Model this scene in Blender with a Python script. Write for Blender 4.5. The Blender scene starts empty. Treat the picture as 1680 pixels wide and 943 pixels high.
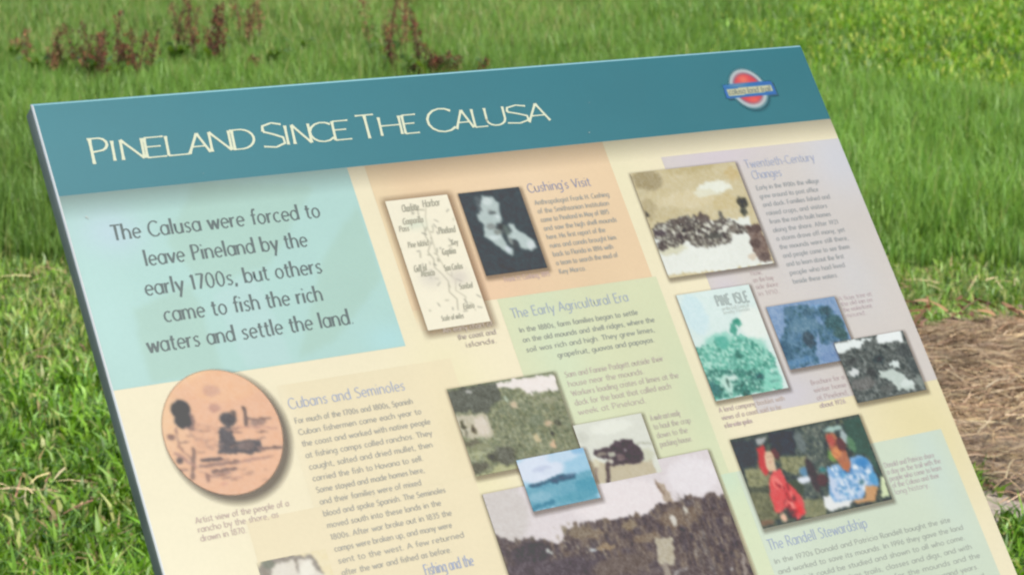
import bpy, math, random
import numpy as np
random.seed(7); RNG = np.random.default_rng(11)
scene = bpy.context.scene
col = scene.collection

# ---------------------------------------------------------------- camera, sky, sun, exposure
CAM_H = 1.42
cd = bpy.data.cameras.new('camera'); cam = bpy.data.objects.new('camera', cd); col.objects.link(cam)
cam.location = (0, 0, CAM_H); cam.rotation_euler = (math.radians(90 - 12.75), 0, 0)
cd.sensor_width = 36; cd.lens = 36 * 3477.5 / 1680; cd.clip_end = 2000; cd.clip_start = .05
cd.dof.use_dof = True; cd.dof.focus_distance = 2.3; cd.dof.aperture_fstop = 15
scene.camera = cam
SUN = np.array([.45, -.58, .68]); SUN /= np.linalg.norm(SUN)
world = bpy.data.worlds.new('World'); scene.world = world; world.use_nodes = True
wn = world.node_tree.nodes; wl = world.node_tree.links
sky = wn.new('ShaderNodeTexSky'); sky.sky_type = 'NISHITA'; sky.sun_disc = False
sky.sun_elevation = math.asin(SUN[2]); sky.sun_rotation = math.atan2(SUN[0], SUN[1])
bg = wn['Background']; wl.new(sky.outputs[0], bg.inputs['Color']); bg.inputs['Strength'].default_value = .14
sd = bpy.data.lights.new('sun', 'SUN'); sun = bpy.data.objects.new('sun', sd); col.objects.link(sun)
sd.energy = 4.2; sd.angle = math.radians(.5); sd.color = (1, .95, .86)
from mathutils import Vector, Matrix
sun.rotation_euler = Vector(SUN).to_track_quat('Z', 'Y').to_euler(); sun.location = (4, -4, 9)
vs = scene.view_settings; vs.view_transform = 'Standard'; vs.look = 'None'; vs.gamma = 1; vs.exposure = 0.95
scene.render.engine = 'CYCLES'
scene.cycles.pixel_filter_type = 'BLACKMAN_HARRIS'; scene.cycles.filter_width = 2.25

# ---------------------------------------------------------------- helpers
def lin(c):
    c = np.asarray(c, float) / 255
    return np.where(c <= .04045, c / 12.92, ((c + .055) / 1.055) ** 2.4)
def tag(o, label=None, cat=None, group=None, kind=None):
    if label: o['label'] = label
    if cat: o['category'] = cat
    if group: o['group'] = group
    if kind: o['kind'] = kind
    return o
def link(name, me, mat, parent=None):
    o = bpy.data.objects.new(name, me); col.objects.link(o)
    if mat is not None: me.materials.append(mat)
    if parent: o.parent = parent
    return o
def mesh_np(name, V, loops, sizes, colors=None, smooth=False):
    """fast mesh from numpy: V (n,3), loops flat vertex ids, sizes per face, colors per vertex RGBA"""
    me = bpy.data.meshes.new(name)
    V = np.asarray(V, np.float32); loops = np.asarray(loops, np.int32).ravel(); sizes = np.asarray(sizes, np.int32)
    me.vertices.add(len(V)); me.vertices.foreach_set('co', V.ravel())
    me.loops.add(len(loops)); me.loops.foreach_set('vertex_index', loops)
    me.polygons.add(len(sizes))
    st = np.concatenate([[0], np.cumsum(sizes)[:-1]]).astype(np.int32)
    me.polygons.foreach_set('loop_start', st)
    if smooth: me.polygons.foreach_set('use_smooth', np.ones(len(sizes), bool))
    me.update(calc_edges=True)
    if colors is not None:
        a = me.color_attributes.new('Col', 'FLOAT_COLOR', 'POINT')
        c = np.asarray(colors, np.float32)
        if c.shape[1] == 3: c = np.concatenate([c, np.ones((len(c), 1), np.float32)], 1)
        a.data.foreach_set('color', c.ravel())
    return me
def mat_new(name):
    m = bpy.data.materials.new(name); m.use_nodes = True
    return m, m.node_tree.nodes, m.node_tree.links, m.node_tree.nodes['Principled BSDF']
def box(bm_v, bm_f, c, e, R=None):
    """append a box (centre c, half sizes e, rotation R) to vertex / face lists"""
    b = len(bm_v); R = np.eye(3) if R is None else R
    for sx in (-1, 1):
        for sy in (-1, 1):
            for sz in (-1, 1): bm_v.append(np.array(c) + R @ (np.array([sx, sy, sz]) * e))
    for f in ((0,1,3,2),(4,6,7,5),(0,4,5,1),(2,3,7,6),(0,2,6,4),(1,5,7,3)): bm_f.append([b + i for i in f])
def tube(vl, fl, p0, p1, r0, r1, n=10, cap=True):
    p0 = np.array(p0, float); p1 = np.array(p1, float); d = p1 - p0; d /= np.linalg.norm(d)
    a = np.cross(d, [0, 0, 1] if abs(d[2]) < .9 else [1, 0, 0]); a /= np.linalg.norm(a); b = np.cross(d, a)
    s = len(vl)
    for p, r in ((p0, r0), (p1, r1)):
        for k in range(n):
            t = 2 * math.pi * k / n; vl.append(p + r * (a * math.cos(t) + b * math.sin(t)))
    for k in range(n): fl.append([s + k, s + (k + 1) % n, s + n + (k + 1) % n, s + n + k])
    if cap: fl.append([s + k for k in range(n)][::-1]); fl.append([s + n + k for k in range(n)])
def mesh_lists(name, vl, fl, colors=None):
    return mesh_np(name, np.array(vl), [i for f in fl for i in f], [len(f) for f in fl], colors)
def vnoise(x, y, scale, seed):
    """smooth value noise 0..1"""
    r = np.random.default_rng(seed); T = r.random((256, 256))
    x = np.asarray(x) / scale + 1000; y = np.asarray(y) / scale + 1000
    xi = np.floor(x).astype(int); yi = np.floor(y).astype(int); fx = x - xi; fy = y - yi
    fx = fx * fx * (3 - 2 * fx); fy = fy * fy * (3 - 2 * fy)
    g = lambda i, j: T[(xi + i) % 256, (yi + j) % 256]
    return (g(0,0)*(1-fx)+g(1,0)*fx)*(1-fy) + (g(0,1)*(1-fx)+g(1,1)*fx)*fy

# ---------------------------------------------------------------- sign: the frame of the tilted board
PU = np.array([.84293, .53802, 0.])            # along the board, left to right (horizontal)
PV = np.array([-.31447, .49262, .81144]); PV -= PU * (PU @ PV); PV /= np.linalg.norm(PV)   # up the slope
PN = np.cross(PU, PV)                           # out of the printed face
ORG = np.array([-.45823, 2.00839, 1.14500])     # top left corner of the face
BW, BH = .95, .80
BASE = ORG + PU * BW / 2 - PV * BH / 2 - PN * .05; BASE[2] = 0
def P(u, v, n=0.):
    """board coordinates (metres from the top left corner, height above the face) to the sign's own space"""
    u = np.asarray(u, float); v = np.asarray(v, float); n = np.asarray(n, float)
    return (ORG - BASE) + u[..., None] * PU - v[..., None] * PV + n[..., None] * PN

VEIL = np.array([.062, .068, .070]); GAIN = np.array([3.6, 3.5, 3.5])
def ink(rgb):
    """ink or vinyl reflectance for a tone as it looks in daylight on this faded, slightly glossy laminate"""
    return np.clip((lin(rgb) - VEIL) / GAIN, .004, .92)
M_PRINT, n_, l_, b_ = mat_new('printed_laminate')
at = n_.new('ShaderNodeVertexColor'); at.layer_name = 'Col'
tc = n_.new('ShaderNodeTexCoord'); nz = n_.new('ShaderNodeTexNoise'); nz.inputs['Scale'].default_value = 9; nz.inputs['Detail'].default_value = 5
l_.new(tc.outputs['Object'], nz.inputs['Vector'])
mr = n_.new('ShaderNodeMapRange'); mr.inputs[3].default_value = .40; mr.inputs[4].default_value = .5
l_.new(nz.outputs['Fac'], mr.inputs[0]); l_.new(mr.outputs[0], b_.inputs['Roughness'])
nz2 = n_.new('ShaderNodeTexNoise'); nz2.inputs['Scale'].default_value = 260; nz2.inputs['Detail'].default_value = 3
l_.new(tc.outputs['Object'], nz2.inputs['Vector'])
mr2 = n_.new('ShaderNodeMapRange'); mr2.inputs[3].default_value = .965; mr2.inputs[4].default_value = 1.03
l_.new(nz2.outputs['Fac'], mr2.inputs[0])
nz3 = n_.new('ShaderNodeTexNoise'); nz3.inputs['Scale'].default_value = 5.5; nz3.inputs['Detail'].default_value = 8; nz3.inputs['Roughness'].default_value = .65
l_.new(tc.outputs['Object'], nz3.inputs['Vector']); mr3 = n_.new('ShaderNodeMapRange'); mr3.inputs[1].default_value = .3; mr3.inputs[2].default_value = .7; mr3.inputs[3].default_value = .955; mr3.inputs[4].default_value = 1.03
l_.new(nz3.outputs['Fac'], mr3.inputs[0]); mm = n_.new('ShaderNodeMath'); mm.operation = 'MULTIPLY'; l_.new(mr2.outputs[0], mm.inputs[0]); l_.new(mr3.outputs[0], mm.inputs[1])
mx = n_.new('ShaderNodeVectorMath'); mx.operation = 'SCALE'; l_.new(at.outputs['Color'], mx.inputs[0]); l_.new(mm.outputs[0], mx.inputs['Scale'])
l_.new(mx.outputs[0], b_.inputs['Base Color']); l_.new(at.outputs['Alpha'], b_.inputs['Alpha'])
b_.inputs['Specular IOR Level'].default_value = .22

def sheet(name, rect, base, prims, n, parent, step=.0022, blur=1, label=None, alpha=1., shape=None, photo=0.):
    """one printed area as its own thin sheet; the picture on it is given by coloured shapes in 0..1 coordinates"""
    u0, v0, u1, v1 = rect; w, h = u1 - u0, v1 - v0
    nx = max(2, int(round(w / step)) + 1); ny = max(2, int(round(h / step)) + 1)
    X, Y = np.meshgrid(np.linspace(0, 1, nx), np.linspace(0, 1, ny))
    C = np.ones((ny, nx, 3)) * np.array(base, float); A = np.full((ny, nx), float(alpha))
    X0, Y0 = X, Y; sd0 = int(u0 * 977) + int(v0 * 3571)
    if photo:                                # ragged, organic outlines inside the photographs
        xm, ym = X * w * 1000, Y * h * 1000
        X = X + photo * ((vnoise(xm, ym, 4.2, sd0) - .5) * .0044 + (vnoise(xm, ym, 1.9, sd0 + 1) - .5) * .0022) / w
        Y = Y + photo * ((vnoise(xm, ym, 4.2, sd0 + 2) - .5) * .0052 + (vnoise(xm, ym, 1.7, sd0 + 3) - .5) * .0030) / h
    def pip(pts):
        ins = np.zeros(X.shape, bool)
        for (ax, ay), (bx, by) in zip(pts, pts[1:] + pts[:1]):
            if ay == by: continue
            c = ((ay > Y) != (by > Y)) & (X < (bx - ax) * (Y - ay) / (by - ay) + ax); ins ^= c
        return ins
    rr = np.random.default_rng(len(prims) * 31 + int(u0 * 1000))
    for p in prims:
        k = p[0]
        if k == 'e':
            (cx, cy), (rx, ry), c = p[1:4]
            d = ((X - cx) / rx) ** 2 + ((Y - cy) / ry) ** 2
            m = np.clip((1.2 - d) / (.5 if photo else .36), 0, 1)
        elif k == 'E':                       # soft blob
            (cx, cy), (rx, ry), c, s = p[1:5]
            m = s * np.exp(-(((X - cx) / rx) ** 2 + ((Y - cy) / ry) ** 2) * 1.4)
        elif k == 'p': m = pip(p[1]).astype(float) * (p[3] if len(p) > 3 else 1); c = p[2]
        elif k == 'm':
            pal = np.array(sorted(p[2], key=sum), float); xm, ym = X0 * w * 1000, Y0 * h * 1000; ym = ym * (.3 if len(p) > 4 else 1)
            t = .5 * vnoise(xm, ym, p[3] * .95, len(p[1]) * 7 + sd0) + .5 * vnoise(xm, ym, p[3] * .45, sd0 + 11); cu = (xm / p[3] / .8).astype(int) % 400; cv = (ym / p[3] / .8).astype(int) % 400; t = t * .5 + .5 * rr.random((400, 400))[cv, cu]; t = np.clip((t - .24) / .50, 0, .999) * (len(pal) - 1)
            q = t.astype(int); f = (t - q)[..., None]; c = pal[q] * (1 - f) + pal[np.minimum(q + 1, len(pal) - 1)] * f; m = pip(p[1]).astype(float)
        elif k == 'l':
            m = np.zeros(X.shape); c = p[3]
            for (ax, ay), (bx, by) in zip(p[1], p[1][1:]):
                dx, dy = (bx - ax) * w, (by - ay) * h; L = dx * dx + dy * dy
                t = np.clip((((X - ax) * w) * dx + ((Y - ay) * h) * dy) / L, 0, 1)
                d = np.hypot((X - ax) * w - t * dx, (Y - ay) * h - t * dy) * 1000
                m = np.maximum(m, np.clip(p[2] / 2 + .5 - d, 0, 1))
        elif k == 's':
            m = None
            for q in range(p[2]):
                x = rr.uniform(p[1][0], p[1][2]); y = rr.uniform(p[1][1], p[1][3]); c = np.array(p[3][rr.integers(len(p[3]))], float)
                wx, wy = p[4]; mm = ((abs(X - x) < wx / w * rr.uniform(.3, .8)) & (abs(Y - y) < wy / h * rr.uniform(.4, 1.1)))[..., None] * .75
                C = C * (1 - mm) + c * mm
        if m is not None:
            m = m[..., None]; C = C * (1 - m) + np.asarray(c, float) * m; A = np.maximum(A, m[..., 0])
    for _ in range(blur):
        for Z in (C, A):
            Z[1:-1] = (Z[:-2] + 2 * Z[1:-1] + Z[2:]) / 4; Z[:, 1:-1] = (Z[:, :-2] + 2 * Z[:, 1:-1] + Z[:, 2:]) / 4
    X, Y = X0, Y0
    xm, ym = X0 * w * 1000, Y0 * h * 1000
    if photo:                                # grain and mottling of an old half-tone print
        g = (vnoise(xm, ym, 6.5, sd0 + 5) - .5) * 16 + (vnoise(xm, ym, 2.6, sd0 + 6) - .5) * 26 + (vnoise(xm, ym, 1.3, sd0 + 7) - .5) * 22
        C = C + (g * photo)[..., None] * np.clip((262 - C) / 140, .1, 1)
    if shape == 'oval':
        d = np.hypot((X - .5) / .5, (Y - .5) / .5); A *= np.clip((1 - d) / .03, 0, 1)
    co = P(u0 + X * w, v0 + Y * h, n).reshape(-1, 3)
    i = (np.arange(ny - 1)[:, None] * nx + np.arange(nx - 1)[None]).ravel()
    F = np.stack([i, i + nx, i + nx + 1, i + 1], 1)
    rgba = np.concatenate([ink(np.clip(C, 0, 255)).reshape(-1, 3), A.reshape(-1, 1)], 1)
    o = link(name, mesh_np(name, co, F, np.full(len(F), 4), rgba), M_PRINT, parent)
    if label: o['label'] = label
    return o
def shadow(rect, parent, dx=.0012, dy=.0026, soft=.005, a=.46, n=.00035, tone=(120, 100, 80), oval=False):
    """the soft drop shadow that is printed round every picture of the board's artwork"""
    u0, v0, u1, v1 = rect; g = soft * 1.2
    u0 += dx - g; u1 += dx + g; v0 += dy - g; v1 += dy + g
    step = .0011; nx = int((u1 - u0) / step); ny = int((v1 - v0) / step)
    U_, V_ = np.meshgrid(np.linspace(u0, u1, nx), np.linspace(v0, v1, ny))
    if oval:
        cx, cy, rx, ry = (u0 + u1) / 2, (v0 + v1) / 2, (u1 - u0) / 2 - g, (v1 - v0) / 2 - g
        d = (np.hypot((U_ - cx) / rx, (V_ - cy) / ry) - 1) * rx; A = a * np.clip(1 - (d + .002) / soft, 0, 1)
    else:
        du = np.minimum(U_ - u0, u1 - U_) - g; dv = np.minimum(V_ - v0, v1 - V_) - g
        A = a * np.clip((du + soft) / soft, 0, 1) * np.clip((dv + soft) / soft, 0, 1)
    A = A * A * (3 - 2 * np.clip(A, 0, 1)) if False else A
    i = (np.arange(ny - 1)[:, None] * nx + np.arange(nx - 1)[None]).ravel(); F = np.stack([i, i + nx, i + nx + 1, i + 1], 1)
    keep = A.ravel()[F].max(1) > .003; F = F[keep]
    rgba = np.concatenate([np.tile(ink(tone), (nx * ny, 1)), A.reshape(-1, 1)], 1)
    return link('printed_shadow', mesh_np('printed_shadow', P(U_, V_, n).reshape(-1, 3), F, np.full(len(F), 4), rgba), M_PRINT, parent)
PICS={
 'man':((0.4236, 0.1427, 0.4985, 0.2375),[
  ('e',(.274,.155),(.057,.111),(100,110,113)),
  ('p',[(.344,.059),(.529,.081),(.587,.157),(.544,.268),(.552,.359),(.51,.412),(.426,.411),(.403,.46),(.489,.493),(.445,.552),(.491,.671),(.566,.729),(.523,.819),(.456,.781),(.366,.684),(.281,.613),(.18,.54),(.232,.393),(.171,.324),(.185,.275),(.264,.231)],(190,203,200)),
  ('e',(.413,.129),(.082,.049),(212,222,220)),
  ('e',(.44,.272),(.068,.025),(100,108,108)),
  ('e',(.407,.233),(.041,.011),(165,172,170)),
  ('e',(.494,.328),(.028,.034),(218,228,228)),
  ('e',(.339,.435),(.078,.037),(148,155,152)),
  ('e',(.49,.449),(.075,.032),(72,78,78)),
  ('e',(.416,.505),(.073,.027),(140,146,140)),
  ('e',(.336,.568),(.097,.027),(215,225,224)),
  ('e',(.484,.721),(.041,.042),(215,222,228)),
  ('e',(.565,.513),(.057,.073),(105,118,114)),
  ('p',[(.616,.422),(.704,.436),(.735,.516),(.816,.562),(.939,.663),(.929,.738),(.851,.775),(.688,.721),(.687,.652),(.623,.607),(.546,.625),(.537,.574),(.647,.52)],(195,208,205)),
  ('e',(.61,.67),(.057,.049),(80,86,88)),
  ('e',(.867,.707),(.066,.049),(218,225,226)),
  ('e',(.563,.627),(.036,.043),(150,158,155)),
  ('e',(.516,.508),(.033,.03),(90,98,98)),
 ]),
 'group':((0.6432, 0.1415, 0.7885, 0.2685),[
  ('e',(.13,.081),(.138,.109),(178,164,130)),
  ('e',(.044,.186),(.037,.038),(212,200,165)),
  ('e',(.042,.358),(.091,.107),(196,182,146)),
  ('e',(.424,.306),(.269,.084),(226,212,176)),
  ('e',(.715,.221),(.167,.059),(243,243,228)),
  ('e',(.611,.266),(.107,.036),(236,232,208)),
  ('e',(.556,.017),(.237,.043),(205,190,148)),
  ('e',(.933,.112),(.073,.074),(216,196,150)),
  ('e',(.77,.375),(.132,.073),(216,200,158)),
  ('e',(.205,.404),(.127,.06),(210,196,158)),
  ('p',[(-.009,.599),(.384,.677),(.733,.535),(.934,.536),(.931,.676),(.989,1.012),(-.037,.968)],(240,241,232)),
  ('e',(.119,.739),(.137,.059),(225,222,196)),
  ('m',[(.009,.515),(.086,.5),(.269,.462),(.562,.462),(.563,.526),(.71,.532),(.815,.584),(.901,.621),(.864,.686),(.707,.671),(.67,.766),(.524,.759),(.492,.779),(.353,.76),(.271,.686),(.146,.731),(.005,.625)],[(88,80,78),(110,102,96),(140,135,124),(170,165,150),(95,92,88),(200,198,185),(120,115,108)],3.0),
  ('e',(.254,.634),(.052,.041),(98,90,88)),
  ('e',(.19,.603),(.018,.026),(226,222,208)),
  ('e',(.47,.617),(.019,.019),(236,234,222)),
  ('e',(.473,.543),(.019,.024),(108,100,96)),
  ('e',(.694,.596),(.013,.018),(108,100,96)),
  ('e',(.497,.665),(.018,.027),(200,196,182)),
  ('e',(-.007,.642),(.01,.019),(92,86,84)),
  ('e',(.623,.658),(.019,.025),(226,222,208)),
  ('e',(.568,.667),(.018,.021),(108,100,96)),
  ('e',(.596,.613),(.016,.016),(92,86,84)),
  ('e',(.027,.593),(.017,.028),(226,222,208)),
  ('e',(.529,.563),(.018,.025),(200,196,182)),
  ('e',(.28,.611),(.014,.031),(200,196,182)),
  ('e',(.247,.669),(.015,.025),(78,72,70)),
  ('e',(.576,.539),(.016,.024),(236,234,222)),
  ('e',(.746,.614),(.014,.026),(108,100,96)),
  ('e',(.684,.613),(.012,.016),(226,222,208)),
  ('e',(.386,.622),(.012,.02),(70,66,62)),
  ('e',(.669,.584),(.011,.019),(92,86,84)),
  ('e',(.354,.582),(.01,.025),(78,72,70)),
  ('e',(.536,.517),(.016,.024),(108,100,96)),
  ('e',(.698,.687),(.014,.014),(200,196,182)),
  ('e',(.28,.521),(.02,.014),(200,196,182)),
  ('e',(.756,.686),(.015,.017),(226,222,208)),
  ('e',(.536,.685),(.016,.02),(226,222,208)),
  ('e',(.769,.673),(.018,.023),(70,66,62)),
  ('e',(.729,.58),(.02,.016),(236,234,222)),
  ('e',(.48,.678),(.015,.021),(200,196,182)),
  ('e',(.507,.638),(.018,.019),(226,222,208)),
  ('e',(.423,.606),(.017,.025),(78,72,70)),
  ('e',(.264,.574),(.013,.014),(200,196,182)),
  ('e',(.532,.568),(.016,.025),(226,222,208)),
  ('e',(.567,.642),(.011,.026),(78,72,70)),
  ('e',(.024,.57),(.018,.019),(108,100,96)),
  ('e',(.499,.566),(.013,.02),(226,222,208)),
  ('e',(.603,.662),(.015,.029),(226,222,208)),
  ('e',(.29,.644),(.013,.019),(78,72,70)),
  ('e',(.4,.624),(.014,.02),(226,222,208)),
  ('e',(.156,.583),(.011,.015),(108,100,96)),
  ('e',(.464,.678),(.014,.023),(108,100,96)),
  ('e',(.638,.683),(.017,.027),(78,72,70)),
  ('e',(.51,.668),(.015,.018),(70,66,62)),
  ('e',(.683,.516),(.017,.029),(92,86,84)),
  ('e',(.687,.614),(.015,.02),(236,234,222)),
  ('e',(.658,.625),(.017,.025),(236,234,222)),
  ('e',(.117,.558),(.015,.022),(236,234,222)),
  ('e',(.288,.582),(.017,.014),(70,66,62)),
  ('e',(.065,.59),(.068,.026),(100,92,94)),
  ('e',(.042,.704),(.048,.042),(105,98,94)),
  ('e',(.546,.668),(.094,.024),(100,100,94)),
  ('e',(.504,.486),(.065,.038),(118,108,102)),
  ('e',(.279,.501),(.069,.03),(112,104,98)),
  ('e',(.676,.49),(.026,.043),(128,125,115)),
  ('e',(.01,.397),(.018,.028),(95,92,85)),
  ('p',[(.861,.628),(1.007,.609),(.992,.988),(.866,.97),(.846,.829),(.864,.717)],(138,120,110)),
  ('e',(.896,.798),(.054,.048),(108,94,88)),
  ('e',(.933,.929),(.06,.043),(118,104,98)),
  ('e',(.938,.658),(.072,.043),(112,98,92)),
  ('e',(.92,.394),(.046,.055),(84,84,74)),
  ('e',(.899,.48),(.034,.043),(96,98,88)),
  ('e',(.749,.626),(.04,.041),(132,124,114)),
  ('e',(.814,.912),(.042,.03),(225,210,190)),
 ]),
 'teal':((0.644, 0.289, 0.743, 0.4125),[
  ('e',(.153,.199),(.157,.197),(216,236,238)),
  ('e',(.882,.372),(.215,.161),(238,244,236)),
  ('e',(.357,.508),(.262,.11),(170,222,206)),
  ('e',(.653,.582),(.283,.11),(172,222,205)),
  ('m',[(-.009,.504),(.165,.485),(.313,.451),(.411,.475),(.649,.451),(.764,.516),(.901,.611),(.967,.697),(.926,1.005),(-.02,.999)],[(104,172,152),(134,204,184),(165,220,200),(190,232,216),(84,146,132),(120,190,172)],3.2),
  ('m',[(-.005,.734),(.169,.717),(.412,.747),(.686,.793),(.764,.855),(.662,.971),(-.013,.987)],[(84,146,132),(66,120,112),(110,180,160),(190,230,215),(84,130,120)],3.0),
  ('e',(.218,.864),(.072,.084),(196,230,216)),
  ('e',(.242,.861),(.021,.036),(100,130,120)),
  ('e',(.331,.827),(.069,.03),(214,236,226)),
  ('p',[(.781,.792),(.965,.802),(.942,.994),(.676,.979)],(150,216,196)),
  ('l',[(.824,.849),(.925,.855)],1.6,(95,150,140)),
  ('l',[(.799,.911),(.901,.915)],1.6,(95,150,140)),
  ('l',[(.863,.815),(.955,.82)],1.6,(225,240,232)),
  ('e',(.643,.326),(.064,.032),(86,162,142)),
  ('e',(.571,.396),(.039,.059),(96,172,152)),
  ('e',(.67,.361),(.032,.03),(110,180,160)),
  ('e',(.363,.496),(.087,.061),(110,188,170)),
  ('e',(.513,.63),(.049,.041),(86,140,128)),
  ('e',(.046,.894),(.062,.071),(80,132,128)),
  ('e',(.432,.981),(.035,.024),(70,118,112)),
  ('e',(.682,.851),(.046,.031),(58,110,110)),
 ]),
 'blue':((0.7545, 0.3182, 0.852, 0.393),[
  ('m',[(.24,.064),(.388,.05),(.592,.036),(.626,.093),(.866,.136),(.915,.306),(.984,.42),(.984,.722),(.771,.702),(.554,.7),(.583,.466),(.433,.836),(.424,1.012),(-.011,.984),(-.018,.552),(.129,.382)],[(78,108,124),(96,130,150),(118,150,178),(88,120,140),(104,140,166),(76,112,120)],3.0),
  ('e',(.407,.354),(.219,.131),(112,145,165)),
  ('e',(.029,.718),(.116,.166),(84,116,136)),
  ('e',(.805,.205),(.086,.076),(80,108,116)),
  ('e',(.846,.394),(.137,.113),(80,112,116)),
  ('e',(.888,.583),(.103,.113),(84,112,112)),
  ('e',(.274,.12),(.057,.056),(98,130,150)),
  ('e',(.545,.169),(.102,.045),(92,122,138)),
  ('e',(.408,.603),(.088,.115),(80,98,108)),
  ('e',(.181,.589),(.083,.074),(108,142,166)),
  ('e',(.623,.912),(.152,.093),(134,160,196)),
  ('e',(.665,.341),(.043,.085),(128,158,190)),
  ('e',(.16,.901),(.216,.055),(110,148,180)),
  ('e',(.695,.105),(.103,.023),(140,178,216)),
 ]),
 'bw':((0.8262, 0.3712, 0.928, 0.444),[
  ('m',[(.018,-.01),(1.089,-.003),(1.021,1.005),(-.028,.996)],[(92,98,94),(118,124,120),(140,145,140),(104,110,106),(80,90,88)],3.2),
  ('p',[(.015,-.001),(.379,.017),(.552,.005),(.54,.065),(.417,.06),(.314,.153),(.143,.138),(.058,.182),(-.03,.184)],(240,245,242)),
  ('p',[(.608,-.026),(.975,-.015),(.96,.181),(.795,.158),(.599,.129)],(244,247,245)),
  ('e',(.52,.381),(.093,.069),(76,88,88)),
  ('e',(.937,.323),(.136,.117),(92,98,96)),
  ('e',(.173,.717),(.18,.095),(128,128,124)),
  ('e',(.347,.571),(.066,.076),(86,90,88)),
  ('p',[(.613,.473),(.777,.466),(.763,.557),(.609,.534)],(226,234,230)),
  ('p',[(.453,.573),(.656,.555),(.766,.702),(.852,.968),(.615,.926),(.572,.742),(.433,.681)],(206,216,208)),
  ('e',(.769,.847),(.101,.069),(224,232,226)),
  ('e',(.109,.52),(.09,.049),(226,228,226)),
  ('e',(.483,.126),(.1,.058),(110,116,112)),
  ('e',(.949,.596),(.068,.135),(92,100,98)),
  ('e',(.961,.868),(.068,.115),(140,148,142)),
  ('e',(.143,.343),(.098,.042),(88,92,90)),
  ('e',(.459,.861),(.099,.057),(108,112,108)),
 ]),
 'pair':((0.6438, 0.4565, 0.8217, 0.556),[
  ('m',[(-.01,.021),(1.011,.017),(.996,1.008),(-.026,.995)],[(70,80,82),(96,106,96),(118,122,102),(82,94,90),(64,74,78)],3.2),
  ('p',[(.005,.04),(.175,.041),(.121,.335),(-.012,.336)],(72,82,86)),
  ('p',[(.279,.007),(.479,.023),(.431,.287),(.316,.28),(.278,.24)],(72,80,86)),
  ('m',[(.479,.023),(.717,.02),(.54,.771),(.375,.804),(.4,.408)],[(84,98,92),(110,118,112),(96,106,100),(76,86,88),(140,145,130)],3.4),
  ('m',[(.022,.353),(.133,.36),(.185,.455),(.164,.577),(.002,.546)],[(150,150,116),(168,166,128),(130,132,104),(158,158,124),(112,116,92)],3),
  ('m',[(.302,.298),(.496,.336),(.456,.455),(.372,.515),(.288,.43)],[(150,150,116),(168,166,128),(130,132,104),(158,158,124),(112,116,92)],3),
  ('p',[(.004,.54),(.155,.575),(.139,.64),(-.004,.608)],(92,98,84)),
  ('m',[(-.004,.608),(.148,.643),(.139,.938),(-.01,.972)],[(124,126,100),(104,106,86),(140,140,110)],3),
  ('e',(.043,.948),(.052,.032),(132,110,92)),
  ('m',[(.34,.792),(.513,.835),(.477,1.009),(.326,.994)],[(140,142,112),(120,124,98),(156,154,122)],3),
  ('e',(.338,.648),(.053,.093),(86,96,78)),
  ('e',(.489,.173),(.036,.122),(120,130,128)),
  ('p',[(.178,.049),(.272,.034),(.238,.097),(.174,.121)],(178,180,178)),
  ('p',[(.162,.16),(.224,.114),(.184,.441),(.148,.455),(.131,.352)],(206,84,84)),
  ('p',[(.213,.202),(.27,.215),(.25,.361),(.24,.43),(.192,.429),(.184,.34)],(226,196,166)),
  ('e',(.283,.241),(.022,.067),(110,70,66)),
  ('p',[(.172,.508),(.218,.423),(.28,.421),(.28,.572),(.32,.642),(.354,.754),(.333,.947),(.258,.996),(.257,.907),(.213,.836),(.165,.876),(.125,.863),(.132,.667)],(226,98,98)),
  ('e',(.21,.549),(.031,.079),(244,128,122)),
  ('e',(.244,.789),(.035,.039),(150,60,66)),
  ('e',(.302,.865),(.022,.079),(236,84,84)),
  ('e',(.231,.898),(.023,.06),(92,70,68)),
  ('e',(.293,.748),(.012,.045),(140,70,72)),
  ('e',(.173,.936),(.023,.047),(240,196,170)),
  ('e',(.151,.857),(.018,.026),(238,120,110)),
  ('e',(.412,.585),(.052,.04),(228,232,240)),
  ('e',(.439,.5),(.036,.054),(110,150,178)),
  ('e',(.489,.552),(.031,.201),(84,78,80)),
  ('e',(.543,.627),(.036,.06),(104,66,70)),
  ('e',(.576,.521),(.027,.034),(86,140,140)),
  ('e',(.764,.106),(.079,.03),(176,202,192)),
  ('e',(.825,.216),(.026,.083),(176,190,190)),
  ('e',(.688,.396),(.037,.068),(128,160,96)),
  ('p',[(.692,.154),(.755,.143),(.787,.249),(.797,.4),(.801,.534),(.762,.624),(.731,.571),(.707,.475),(.682,.306)],(186,124,98)),
  ('e',(.717,.228),(.031,.068),(190,100,92)),
  ('e',(.723,.377),(.037,.06),(226,152,106)),
  ('e',(.78,.291),(.032,.082),(110,76,70)),
  ('e',(.757,.549),(.031,.054),(196,128,96)),
  ('p',[(.619,.506),(.701,.495),(.742,.604),(.762,.624),(.81,.463),(.884,.449),(.952,.537),(.942,.814),(.847,.813),(.786,.924),(.657,.925),(.532,.913)],(142,182,222)),
  ('m',[(.602,.646),(.716,.551),(.754,.636),(.872,.645),(.911,.687),(.814,.86),(.664,.899),(.564,.866)],[(204,220,240),(226,234,244),(120,170,214),(170,200,232),(96,148,190)],3.2),
  ('e',(.883,.53),(.056,.054),(88,150,205)),
  ('e',(.922,.72),(.034,.081),(104,168,212)),
  ('e',(.608,.735),(.027,.147),(206,218,238)),
  ('e',(.821,.739),(.028,.032),(100,140,150)),
  ('e',(.908,.638),(.014,.03),(226,236,246)),
  ('e',(.725,.884),(.01,.013),(190,210,236)),
  ('e',(.794,.853),(.015,.024),(190,210,236)),
  ('e',(.73,.851),(.016,.024),(226,236,246)),
  ('e',(.663,.594),(.015,.02),(226,236,246)),
  ('e',(.833,.887),(.007,.012),(80,136,190)),
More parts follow.
